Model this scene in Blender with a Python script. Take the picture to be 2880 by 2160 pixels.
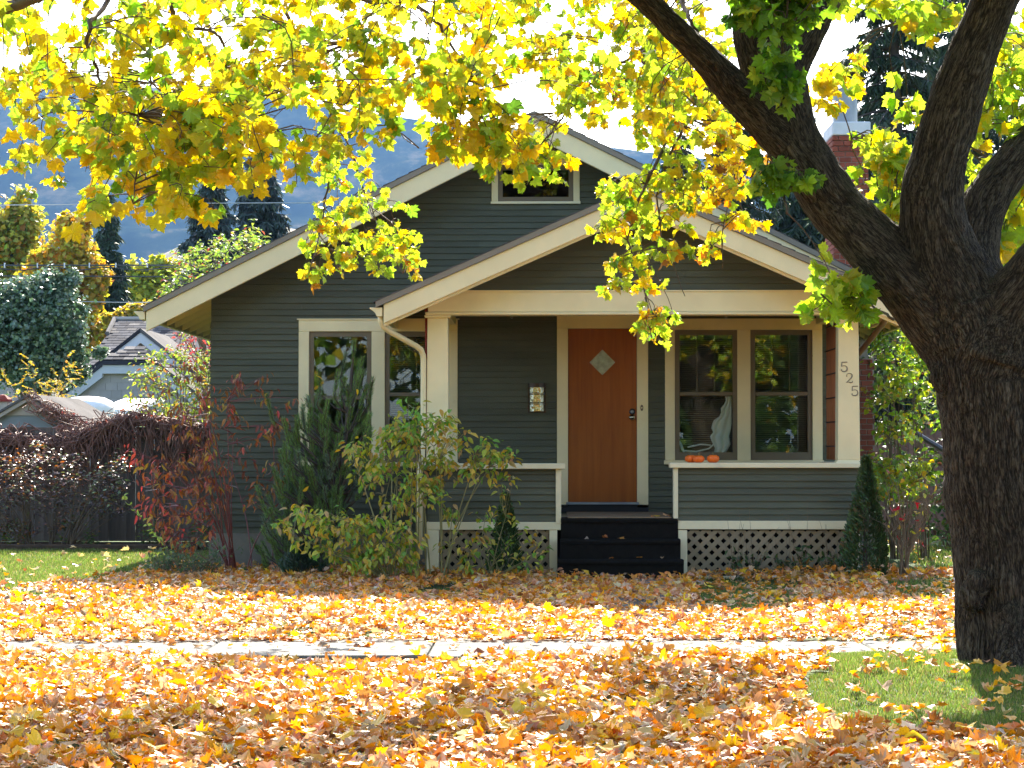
import bpy, bmesh, math, random
import numpy as np
from mathutils import Matrix, Vector, Euler

for o in list(bpy.data.objects):
    bpy.data.objects.remove(o)
SC = bpy.context.scene
COL = SC.collection
rng = np.random.default_rng(11)
random.seed(5)

# ------------------------------------------------------------------ camera, light, exposure
CAMZ = 1.42
cam = bpy.data.cameras.new('camera')
camo = bpy.data.objects.new('camera', cam)
COL.objects.link(camo)
cam.sensor_width = 36.0
cam.lens = 36.0 * 6770.0 / 2880.0
cam.clip_start = 0.1
cam.clip_end = 20000.0
camo.location = (0, 0, CAMZ)
camo.rotation_euler = (math.radians(90 + 1.438), 0, math.radians(0.86))
SC.camera = camo

SUN_EL, SUN_AZ = math.radians(37.0), math.radians(3.0)
world = bpy.data.worlds.new('World')
SC.world = world
world.use_nodes = True
wn = world.node_tree
for n in list(wn.nodes):
    wn.nodes.remove(n)
sky = wn.nodes.new('ShaderNodeTexSky')
sky.sky_type = 'NISHITA'
sky.sun_disc = False
sky.sun_elevation = SUN_EL
sky.sun_rotation = SUN_AZ
sky.air_density = 1.0
sky.dust_density = 3.0
sky.ozone_density = 0.3
sky.altitude = 900
bg = wn.nodes.new('ShaderNodeBackground')
bg.inputs['Strength'].default_value = 0.13
wo = wn.nodes.new('ShaderNodeOutputWorld')
wn.links.new(sky.outputs[0], bg.inputs[0])
wn.links.new(bg.outputs[0], wo.inputs[0])

sun = bpy.data.lights.new('sun', 'SUN')
sun.energy = 5.0
sun.angle = math.radians(0.53)
sun.color = (1.0, 0.93, 0.80)
suno = bpy.data.objects.new('sun', sun)
COL.objects.link(suno)
sdir = Vector((math.sin(SUN_AZ) * math.cos(SUN_EL), math.cos(SUN_AZ) * math.cos(SUN_EL), math.sin(SUN_EL)))
suno.rotation_euler = (-sdir).to_track_quat('-Z', 'Y').to_euler()
suno.location = (0, 20, 30)

vs = SC.view_settings
vs.view_transform = 'Standard'
vs.look = 'None'
vs.gamma = 1.0
vs.use_curve_mapping = False
vs.exposure = 2.2
cy = SC.cycles
cy.max_bounces = 7
cy.diffuse_bounces = 4
cy.glossy_bounces = 3
cy.transmission_bounces = 6
cy.transparent_max_bounces = 12
cy.volume_bounces = 0
cy.caustics_reflective = False
cy.caustics_refractive = False
cy.use_denoising = True

# ------------------------------------------------------------------ picture point -> place at a known distance
_R = np.array(camo.rotation_euler.to_matrix())
def S(px, py, y):
    """point at distance y (world Y) on the sight line through photo pixel (2880 wide)"""
    d = _R @ np.array([(px - 1440.0) / 6770.0, -(py - 1080.0) / 6770.0, -1.0])
    t = y / d[1]
    return np.array([d[0] * t, y, CAMZ + d[2] * t])
K = 2880.0 / 2212.0
def D(px, py, y):
    return S(px * K, py * K, y)
def Sx(px, y): return float(S(px, 1250, y)[0])
def Sz(py, y): return float(S(1541, py, y)[2])
_Ri = _R.T
def project(P):
    """world points (n,3) -> display px (2212 wide)"""
    q = (P - np.array([0, 0, CAMZ])) @ _R
    z = np.minimum(q[:, 2], -1e-3)
    return (1440 + 6770 * q[:, 0] / -z) / K, (1080 - 6770 * q[:, 1] / -z) / K

# ------------------------------------------------------------------ small numeric helpers
def _hash(ix, iy, iz):
    h = (ix * 374761393 + iy * 668265263 + iz * 2147483647) & 0xFFFFFFFF
    h = ((h ^ (h >> 13)) * 1274126177) & 0xFFFFFFFF
    h = ((h ^ (h >> 16)) * 2246822519) & 0xFFFFFFFF
    return ((h ^ (h >> 15)) & 0xFFFF) / 65535.0
def vnoise(p):
    p = np.asarray(p, dtype=np.float64)
    i = np.floor(p).astype(np.int64)
    f = p - i
    f = f * f * (3 - 2 * f)
    r = 0
    for dx in (0, 1):
        for dy in (0, 1):
            for dz in (0, 1):
                w = (f[:, 0] if dx else 1 - f[:, 0]) * (f[:, 1] if dy else 1 - f[:, 1]) * (f[:, 2] if dz else 1 - f[:, 2])
                r = r + w * _hash(i[:, 0] + dx, i[:, 1] + dy, i[:, 2] + dz)
    return r
def in_poly(px, py, poly):
    px = np.asarray(px, float); py = np.asarray(py, float)
    c = np.zeros(px.shape, bool)
    n = len(poly)
    for i in range(n):
        x1, y1 = poly[i]; x2, y2 = poly[(i + 1) % n]
        m = ((y1 > py) != (y2 > py))
        with np.errstate(divide='ignore', invalid='ignore'):
            xi = (x2 - x1) * (py - y1) / ((y2 - y1) if y2 != y1 else 1e-9) + x1
        c ^= m & (px < xi)
    return c
def norm(v):
    return v / np.maximum(np.linalg.norm(v, axis=-1, keepdims=True), 1e-9)
def frames(d, n):
    """rotation matrices: local y along d, local z close to n"""
    d = norm(d)
    x = norm(np.cross(d, n))
    z = np.cross(x, d)
    return np.stack([x, d, z], axis=-1)

# ------------------------------------------------------------------ materials
def new_mat(name):
    m = bpy.data.materials.new(name)
    m.use_nodes = True
    nt = m.node_tree
    for n in list(nt.nodes):
        nt.nodes.remove(n)
    out = nt.nodes.new('ShaderNodeOutputMaterial')
    return m, nt, out
def N(nt, kind, **kw):
    n = nt.nodes.new(kind)
    for k, v in kw.items():
        if k in n.inputs:
            n.inputs[k].default_value = v
        else:
            setattr(n, k, v)
    return n
def L(nt, a, b): nt.links.new(a, b)
def mapped(nt, scale, coord='Object'):
    tc = N(nt, 'ShaderNodeTexCoord')
    mp = N(nt, 'ShaderNodeMapping')
    mp.inputs['Scale'].default_value = scale
    L(nt, tc.outputs[coord], mp.inputs['Vector'])
    return mp.outputs['Vector']
def ramp(nt, fac, stops):
    r = N(nt, 'ShaderNodeValToRGB')
    e = r.color_ramp.elements
    while len(e) > 1: e.remove(e[-1])
    e[0].position = stops[0][0]; e[0].color = (*stops[0][1], 1)
    for p, c in stops[1:]:
        k = e.new(p); k.color = (*c, 1)
    L(nt, fac, r.inputs['Fac'])
    return r.outputs['Color']
def paint(name, col, rough=0.5, var=0.12, scale=(3, 3, 3), bump=0.0, bscale=60, spec=0.4, dirt=None, metal=0.0, each=0.0):
    """painted / plain surface: base colour with slow mottling, fine relief, optional dirt colour"""
    m, nt, out = new_mat(name)
    b = N(nt, 'ShaderNodeBsdfPrincipled', Roughness=rough, Metallic=metal)
    b.inputs['Specular IOR Level'].default_value = spec
    no = N(nt, 'ShaderNodeTexNoise', Scale=1.0, Detail=6.0, Roughness=0.6)
    L(nt, mapped(nt, scale), no.inputs['Vector'])
    lo = tuple(c * (1 - var) for c in col); hi = tuple(min(1, c * (1 + var)) for c in col)
    stops = [(0.3, lo), (0.7, hi)]
    if dirt: stops = [(0.22, dirt), (0.36, lo), (0.7, hi)]
    colr = ramp(nt, no.outputs['Fac'], stops)
    if each:      # every board, brick or shingle a little lighter or darker than the next
        oi = N(nt, 'ShaderNodeObjectInfo')
        mr = N(nt, 'ShaderNodeMapRange'); mr.inputs[3].default_value = 1 - each; mr.inputs[4].default_value = 1 + each
        L(nt, oi.outputs['Random'], mr.inputs[0])
        hs = N(nt, 'ShaderNodeHueSaturation')
        L(nt, mr.outputs[0], hs.inputs['Value']); L(nt, colr, hs.inputs['Color'])
        colr = hs.outputs[0]
    L(nt, colr, b.inputs['Base Color'])
    if bump:
        n2 = N(nt, 'ShaderNodeTexNoise', Scale=bscale, Detail=4.0)
        L(nt, mapped(nt, (1, 1, 1)), n2.inputs['Vector'])
        bp = N(nt, 'ShaderNodeBump', Strength=bump, Distance=0.01)
        L(nt, n2.outputs['Fac'], bp.inputs['Height'])
        L(nt, bp.outputs['Normal'], b.inputs['Normal'])
    L(nt, b.outputs[0], out.inputs[0])
    return m
def leafmat(name, rough=0.4, trans=0.45, spec=0.5, sat=1.1, val=1.25, attr='col'):
    """leaf: colour from the leaf's own attribute, part of the light passes through"""
    m, nt, out = new_mat(name)
    a = N(nt, 'ShaderNodeAttribute', attribute_name=attr)
    no = N(nt, 'ShaderNodeTexNoise', Scale=45.0, Detail=3.0)
    L(nt, mapped(nt, (1, 1, 1)), no.inputs['Vector'])
    mr = N(nt, 'ShaderNodeMapRange'); mr.inputs[3].default_value = 0.78; mr.inputs[4].default_value = 1.2
    L(nt, no.outputs['Fac'], mr.inputs[0])
    hs0 = N(nt, 'ShaderNodeHueSaturation')
    L(nt, a.outputs['Color'], hs0.inputs['Color']); L(nt, mr.outputs[0], hs0.inputs['Value'])
    b = N(nt, 'ShaderNodeBsdfPrincipled', Roughness=rough)
    b.inputs['Specular IOR Level'].default_value = spec
    L(nt, hs0.outputs[0], b.inputs['Base Color'])
    if trans > 0:
        hs = N(nt, 'ShaderNodeHueSaturation', Saturation=sat, Value=val)
        L(nt, hs0.outputs[0], hs.inputs['Color'])
        t = N(nt, 'ShaderNodeBsdfTranslucent')
        L(nt, hs.outputs[0], t.inputs['Color'])
        mx = N(nt, 'ShaderNodeMixShader'); mx.inputs[0].default_value = trans
        L(nt, b.outputs[0], mx.inputs[1]); L(nt, t.outputs[0], mx.inputs[2])
        L(nt, mx.outputs[0], out.inputs[0])
    else:
        L(nt, b.outputs[0], out.inputs[0])
    return m
def glassmat(name, tint=(0.9, 0.95, 0.92), ior=1.55, wave=0.10):
    m, nt, out = new_mat(name)
    fr = N(nt, 'ShaderNodeFresnel', IOR=ior)
    gl = N(nt, 'ShaderNodeBsdfGlossy', Roughness=0.01)
    tr = N(nt, 'ShaderNodeBsdfTransparent'); tr.inputs[0].default_value = (*tint, 1)
    no = N(nt, 'ShaderNodeTexNoise', Scale=2.2, Detail=1.5)
    L(nt, mapped(nt, (1, 1, 0.7)), no.inputs['Vector'])
    bp = N(nt, 'ShaderNodeBump', Strength=wave, Distance=0.004)
    L(nt, no.outputs['Fac'], bp.inputs['Height'])
    L(nt, bp.outputs[0], gl.inputs['Normal'])
    mx = N(nt, 'ShaderNodeMixShader')
    L(nt, fr.outputs[0], mx.inputs[0]); L(nt, tr.outputs[0], mx.inputs[1]); L(nt, gl.outputs[0], mx.inputs[2])
    L(nt, mx.outputs[0], out.inputs[0])
    return m

M = {}
M['siding'] = paint('grey_green_paint', (0.090, 0.090, 0.058), 0.55, 0.16, (1.2, 1.2, 7), 0.3, 90, 0.15, each=0.10)
M['cream'] = paint('cream_paint', (0.77, 0.64, 0.37), 0.45, 0.06, (2.2, 2.2, 2.2), 0.10, 120, 0.4, dirt=(0.60, 0.47, 0.27))
M['cream_soffit'] = paint('soffit_paint', (0.78, 0.66, 0.40), 0.6, 0.08, (1.5, 6, 1.5), 0.1, 60, 0.3)
M['taupe'] = paint('taupe_paint', (0.150, 0.112, 0.066), 0.5, 0.08, (3, 3, 3), 0.05, 90, 0.35)
M['sill_white'] = paint('pale_trim_paint', (0.74, 0.64, 0.41), 0.45, 0.06, (3, 3, 3), 0.1, 90, 0.4, dirt=(0.55, 0.47, 0.34))
M['roof_edge'] = paint('roof_edge_metal', (0.20, 0.165, 0.125), 0.45, 0.1, (2, 2, 2), 0.0, 60, 0.5)
M['shingle_own'] = paint('asphalt_shingle', (0.10, 0.09, 0.085), 0.9, 0.4, (6, 6, 6), 0.5, 200, 0.2)
M['concrete'] = paint('old_concrete', (0.19, 0.165, 0.125), 0.85, 0.2, (2.5, 2.5, 2.5), 0.5, 90, 0.25, dirt=(0.12, 0.10, 0.08))
M['pavement'] = paint('pavement_concrete', (0.18, 0.175, 0.165), 0.85, 0.35, (4, 4, 4), 1.0, 160, 0.2, dirt=(0.12, 0.11, 0.095), each=0.12)
M['asphalt'] = paint('asphalt', (0.05, 0.05, 0.052), 0.85, 0.2, (3, 3, 3), 0.5, 120, 0.3)
M['black_carpet'] = paint('black_step_carpet', (0.014, 0.012, 0.010), 0.95, 0.25, (20, 20, 20), 0.8, 400, 0.04)
M['mat'] = paint('coir_mat', (0.27, 0.19, 0.115), 0.95, 0.25, (12, 60, 12), 0.8, 200, 0.1)
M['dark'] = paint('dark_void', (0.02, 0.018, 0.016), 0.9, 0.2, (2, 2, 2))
M['room'] = paint('room_plaster', (0.20, 0.17, 0.13), 0.9, 0.1, (1, 1, 1))
M['brass'] = paint('brass', (0.44, 0.38, 0.26), 0.16, 0.25, (20, 20, 20), 0.9, 24, 0.5, metal=1.0)
M['bronze'] = paint('dark_bronze', (0.05, 0.03, 0.02), 0.35, 0.2, (9, 9, 9), 0.0, 60, 0.5, metal=0.6)
M['numeral'] = paint('numeral_bronze', (0.23, 0.17, 0.11), 0.45, 0.1, (9, 9, 9), 0.0, 60, 0.5)
M['frosted'] = paint('frosted_glass', (0.34, 0.36, 0.28), 0.18, 0.3, (14, 14, 14), 0.5, 45, 0.6)
M['blind'] = paint('blind_slat', (0.34, 0.28, 0.20), 0.5, 0.05, (3, 3, 3))
M['galv'] = paint('galvanised_metal', (0.24, 0.255, 0.265), 0.5, 0.14, (7, 7, 4), 0.1, 60, 0.4, metal=0.3)
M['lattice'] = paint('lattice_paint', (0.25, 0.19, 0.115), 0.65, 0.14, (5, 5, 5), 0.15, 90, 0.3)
M['bamboo'] = paint('bamboo', (0.40, 0.135, 0.048), 0.5, 0.25, (25, 25, 3), 0.1, 60, 0.4)
M['bamboo_red'] = paint('red_cloth', (0.22, 0.035, 0.022), 0.8, 0.2, (9, 9, 9), 0.1, 60, 0.2)
M['cord'] = paint('dark_cord', (0.05, 0.03, 0.02), 0.9, 0.2, (9, 9, 9))
M['brick'] = paint('red_brick', (0.25, 0.068, 0.04), 0.85, 0.35, (3, 3, 3), 0.5, 90, 0.2, each=0.22)
M['mortar'] = paint('mortar', (0.30, 0.25, 0.21), 0.95, 0.15, (6, 6, 6), 0.4, 90, 0.1)
M['cap'] = paint('chimney_cap_concrete', (0.55, 0.56, 0.56), 0.7, 0.08, (5, 5, 5), 0.3, 80, 0.3)
M['pumpkin'] = paint('pumpkin_skin', (0.80, 0.135, 0.003), 0.5, 0.12, (9, 9, 9), 0.1, 50, 0.5)
M['pumpkin_stem'] = paint('pumpkin_stem', (0.16, 0.13, 0.05), 0.8, 0.2, (9, 9, 9))
M['plank'] = paint('weathered_plank', (0.135, 0.105, 0.082), 0.85, 0.4, (14, 14, 1.2), 0.5, 60, 0.1, each=0.28)
M['vine'] = paint('vine_stem', (0.21, 0.100, 0.068), 0.65, 0.4, (7, 7, 7), 0.0, 60, 0.4)
M['stem'] = paint('shrub_stem', (0.15, 0.10, 0.055), 0.7, 0.25, (9, 9, 9))
M['stem_green'] = paint('yellow_green_stem', (0.22, 0.19, 0.07), 0.6, 0.25, (9, 9, 9))
M['stem_red'] = paint('red_stem', (0.17, 0.032, 0.025), 0.45, 0.3, (9, 9, 9), 0.0, 60, 0.5)
M['twig'] = paint('maple_twig', (0.085, 0.055, 0.038), 0.7, 0.25, (9, 9, 9))
M['trunkfar'] = paint('distant_trunk', (0.09, 0.07, 0.055), 0.9, 0.3, (9, 9, 3))
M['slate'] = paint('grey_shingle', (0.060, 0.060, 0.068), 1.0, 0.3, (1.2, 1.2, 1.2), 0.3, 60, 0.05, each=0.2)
M['slate_light'] = paint('pale_shingle', (0.105, 0.098, 0.095), 1.0, 0.25, (1.2, 1.2, 1.2), 0.3, 60, 0.05, each=0.2)
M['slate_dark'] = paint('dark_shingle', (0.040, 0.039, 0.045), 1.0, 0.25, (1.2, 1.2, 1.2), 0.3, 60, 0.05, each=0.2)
M['wall_shingle'] = paint('pale_wall_shingle', (0.36, 0.325, 0.305), 0.75, 0.07, (1.5, 1.5, 1.5), 0.1, 60, 0.3, each=0.06)
M['white'] = paint('white_trim', (0.50, 0.51, 0.53), 0.5, 0.04, (2, 2, 2), 0.0, 60, 0.4)
M['shed_wall'] = paint('shed_paint', (0.20, 0.225, 0.235), 0.7, 0.15, (2, 2, 6), 0.1, 60, 0.3)
M['shed_trim'] = paint('shed_trim', (0.36, 0.31, 0.25), 0.7, 0.1, (3, 3, 3))
M['tarp'] = paint('white_sheet', (0.82, 0.82, 0.84), 0.35, 0.03, (3, 3, 3), 0.2, 5, 0.5)
M['cable'] = paint('cable', (0.05, 0.05, 0.055), 0.35, 0.1, (3, 3, 3), 0.0, 60, 0.6)
M['wire'] = paint('bare_wire', (0.45, 0.45, 0.45), 0.35, 0.1, (3, 3, 3), 0.0, 60, 0.6, metal=0.5)
M['soil'] = paint('bed_soil', (0.07, 0.045, 0.028), 0.95, 0.4, (9, 9, 9), 0.7, 60, 0.1)

M['maple'] = leafmat('maple_leaf', 0.34, 0.58, 0.45, 1.05, 1.14)
M['litter'] = leafmat('fallen_leaf', 0.38, 0.30, 0.55, 1.08, 1.1)
M['shrubleaf'] = leafmat('shrub_leaf', 0.45, 0.42, 0.4)
M['glossleaf'] = leafmat('glossy_leaf', 0.33, 0.22, 0.9)
M['farleaf'] = leafmat('distant_leaf', 0.5, 0.45, 0.2, 1.1, 1.25)
M['needle'] = leafmat('conifer_needle', 0.5, 0.12, 0.35)
M['blade'] = leafmat('grass_blade', 0.5, 0.42, 0.35, 1.05, 1.3)
M['glass'] = glassmat('window_glass')
M['glass_dark'] = glassmat('attic_glass', (0.25, 0.25, 0.25), 1.35, 0.05)

def m_door():
    m, nt, out = new_mat('door_veneer')
    b = N(nt, 'ShaderNodeBsdfPrincipled', Roughness=0.5)
    b.inputs['Specular IOR Level'].default_value = 0.22
    w = N(nt, 'ShaderNodeTexNoise', Scale=1.0, Detail=7.0, Roughness=0.65, Distortion=0.4)
    L(nt, mapped(nt, (16, 4, 0.9)), w.inputs['Vector'])
    c = ramp(nt, w.outputs['Fac'], [(0.25, (0.215,0.047,0.004)), (0.5, (0.30,0.078,0.007)), (0.75, (0.38,0.106,0.011))])
    L(nt, c, b.inputs['Base Color'])
    L(nt, b.outputs[0], out.inputs[0])
    return m
M['door'] = m_door()

def m_bark():
    m, nt, out = new_mat('maple_bark')
    b = N(nt, 'ShaderNodeBsdfPrincipled', Roughness=0.9)
    b.inputs['Specular IOR Level'].default_value = 0.25
    a = N(nt, 'ShaderNodeAttribute', attribute_name='bark')
    def cracks(sc, seed):
        mp = N(nt, 'ShaderNodeMapping'); mp.inputs['Scale'].default_value = sc; mp.inputs['Location'].default_value = (seed, seed * 2, seed)
        L(nt, a.outputs['Vector'], mp.inputs['Vector'])
        n1 = N(nt, 'ShaderNodeTexNoise', Scale=1.0, Detail=2.5, Roughness=0.55, Distortion=0.3)
        L(nt, mp.outputs[0], n1.inputs['Vector'])
        s1 = N(nt, 'ShaderNodeMath', operation='SUBTRACT'); s1.inputs[1].default_value = 0.5; L(nt, n1.outputs['Fac'], s1.inputs[0])
        s2 = N(nt, 'ShaderNodeMath', operation='ABSOLUTE'); L(nt, s1.outputs[0], s2.inputs[0])
        s3 = N(nt, 'ShaderNodeMapRange'); s3.inputs[2].default_value = 0.10; L(nt, s2.outputs[0], s3.inputs[0])
        return s3.outputs[0]
    ca, cb = cracks((62, 62, 7.5), 0), cracks((120, 120, 18), 5)
    mu = N(nt, 'ShaderNodeMath', operation='MULTIPLY_ADD'); mu.inputs[1].default_value = 0.40; L(nt, cb, mu.inputs[0])
    m2 = N(nt, 'ShaderNodeMath', operation='MULTIPLY'); m2.inputs[1].default_value = 0.60; L(nt, ca, m2.inputs[0]); L(nt, m2.outputs[0], mu.inputs[2])
    fi = N(nt, 'ShaderNodeAttribute', attribute_name='fissure')
    md_ = N(nt, 'ShaderNodeMath', operation='MULTIPLY_ADD'); md_.inputs[1].default_value = 0.30
    L(nt, fi.outputs['Fac'], md_.inputs[0])
    m3 = N(nt, 'ShaderNodeMath', operation='MULTIPLY'); m3.inputs[1].default_value = 0.70; L(nt, mu.outputs[0], m3.inputs[0]); L(nt, m3.outputs[0], md_.inputs[2])
    n1 = md_
    c1 = ramp(nt, md_.outputs[0], [(0.25, (0.015, 0.010, 0.006)), (0.52, (0.050, 0.035, 0.023)), (0.78, (0.100, 0.074, 0.051)), (1.0, (0.155, 0.122, 0.090))])
    # moss and lichen patches
    n3 = N(nt, 'ShaderNodeTexNoise', Scale=2.6, Detail=5.0, Roughness=0.7)
    L(nt, mapped(nt, (1, 1, 1)), n3.inputs['Vector'])
    geo = N(nt, 'ShaderNodeNewGeometry')
    sx = N(nt, 'ShaderNodeSeparateXYZ'); L(nt, geo.outputs['True Normal'], sx.inputs[0])
    ad = N(nt, 'ShaderNodeMath', operation='MULTIPLY_ADD'); ad.inputs[1].default_value = 0.35; L(nt, sx.outputs[2], ad.inputs[0]); L(nt, n3.outputs['Fac'], ad.inputs[2])
    mr = N(nt, 'ShaderNodeMapRange'); mr.inputs[1].default_value = 0.66; mr.inputs[2].default_value = 0.92; mr.inputs[4].default_value = 0.6
    L(nt, ad.outputs[0], mr.inputs[0])
    mx = N(nt, 'ShaderNodeMix', data_type='RGBA')
    L(nt, mr.outputs[0], mx.inputs[0]); L(nt, c1, mx.inputs[6]); mx.inputs[7].default_value = (0.040, 0.044, 0.014, 1)
    L(nt, mx.outputs[2], b.inputs['Base Color'])
    bp = N(nt, 'ShaderNodeBump', Strength=1.0, Distance=0.025)
    L(nt, n1.outputs[0], bp.inputs['Height'])
    L(nt, bp.outputs[0], b.inputs['Normal'])
    L(nt, b.outputs[0], out.inputs[0])
    return m
M['bark'] = m_bark()

def m_ground():
    m, nt, out = new_mat('turf')
    b = N(nt, 'ShaderNodeBsdfPrincipled', Roughness=0.9)
    b.inputs['Specular IOR Level'].default_value = 0.2
    n1 = N(nt, 'ShaderNodeTexNoise', Scale=0.8, Detail=8.0, Roughness=0.7)
    L(nt, mapped(nt, (1, 1, 1)), n1.inputs['Vector'])
    L(nt, ramp(nt, n1.outputs['Fac'], [(0.3, (0.045, 0.050, 0.018)), (0.55, (0.055, 0.095, 0.022)), (0.75, (0.075, 0.13, 0.028))]), b.inputs['Base Color'])
    n2 = N(nt, 'ShaderNodeTexNoise', Scale=40.0, Detail=4.0)
    L(nt, mapped(nt, (1, 1, 1)), n2.inputs['Vector'])
    bp = N(nt, 'ShaderNodeBump', Strength=0.8, Distance=0.03)
    L(nt, n2.outputs['Fac'], bp.inputs['Height']); L(nt, bp.outputs[0], b.inputs['Normal'])
    L(nt, b.outputs[0], out.inputs[0])
    return m
M['turf'] = m_ground()

def m_mountain():
    m, nt, out = new_mat('mountain_forest')
    b = N(nt, 'ShaderNodeBsdfPrincipled', Roughness=1.0)
    b.inputs['Specular IOR Level'].default_value = 0.0
    n1 = N(nt, 'ShaderNodeTexNoise', Scale=0.012, Detail=10.0, Roughness=0.72)
    L(nt, mapped(nt, (1, 0.32, 1)), n1.inputs['Vector'])
    L(nt, ramp(nt, n1.outputs['Fac'], [(0.40, (0.003, 0.007, 0.005)), (0.51, (0.014, 0.022, 0.013)), (0.58, (0.058, 0.052, 0.034)), (0.68, (0.12, 0.105, 0.068))]), b.inputs['Base Color'])
    L(nt, b.outputs[0], out.inputs[0])
    return m
M['mountain'] = m_mountain()
M['dryhill'] = paint('dry_grass_hill', (0.115, 0.098, 0.068), 0.95, 0.55, (0.03, 0.03, 0.03), 0, 1, 0.1)

# ------------------------------------------------------------------ mesh building
def mesh_from(name, V, faces, mat=None, smooth=False, col=None, attrs=None):
    """V (n,3); faces: list of int arrays, each (m,k)"""
    V = np.ascontiguousarray(V, dtype=np.float32)
    faces = [np.asarray(f, dtype=np.int32) for f in faces if len(f)]
    me = bpy.data.meshes.new(name)
    me.vertices.add(len(V))
    me.vertices.foreach_set('co', V.ravel())
    nl = sum(f.size for f in faces); npoly = sum(len(f) for f in faces)
    me.loops.add(nl)
    me.loops.foreach_set('vertex_index', np.concatenate([f.ravel() for f in faces]) if faces else np.zeros(0, np.int32))
    me.polygons.add(npoly)
    st, off = [], 0
    for f in faces:
        st.append(off + np.arange(len(f), dtype=np.int32) * f.shape[1]); off += f.size
    me.polygons.foreach_set('loop_start', np.concatenate(st))
    me.polygons.foreach_set('use_smooth', np.full(npoly, bool(smooth)))
    if col is not None:
        a = me.attributes.new('col', 'FLOAT_COLOR', 'POINT')
        c4 = np.ones((len(V), 4), np.float32); c4[:, :3] = col
        a.data.foreach_set('color', c4.ravel())
    for k, v in (attrs or {}).items():
        a = me.attributes.new(k, 'FLOAT_VECTOR', 'POINT')
        a.data.foreach_set('vector', np.ascontiguousarray(v, np.float32).ravel())
    me.update(calc_edges=True)
    me.validate()
    if mat: me.materials.append(M[mat] if isinstance(mat, str) else mat)
    return me

WORLD = {}
def link(name, data, parent=None, kind=None):
    o = bpy.data.objects.new(name, data)
    COL.objects.link(o)
    if parent is not None:
        o.parent = parent
        o.location = -WORLD.get(parent.name, Vector((0, 0, 0)))
    WORLD[o.name] = Vector((0, 0, 0))
    if kind: o['kind'] = kind
    return o
def tag(o, label=None, cat=None, group=None, kind=None):
    if label: o['label'] = label
    if cat: o['category'] = cat
    if group: o['group'] = group
    if kind: o['kind'] = kind
    return o
def thing(name, label, cat, loc, group=None):
    o = bpy.data.objects.new(name, None)
    COL.objects.link(o)
    o.empty_display_size = 0.2
    o.location = Vector([float(v) for v in loc])
    WORLD[o.name] = Vector(o.location)
    return tag(o, label, cat, group)

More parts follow.
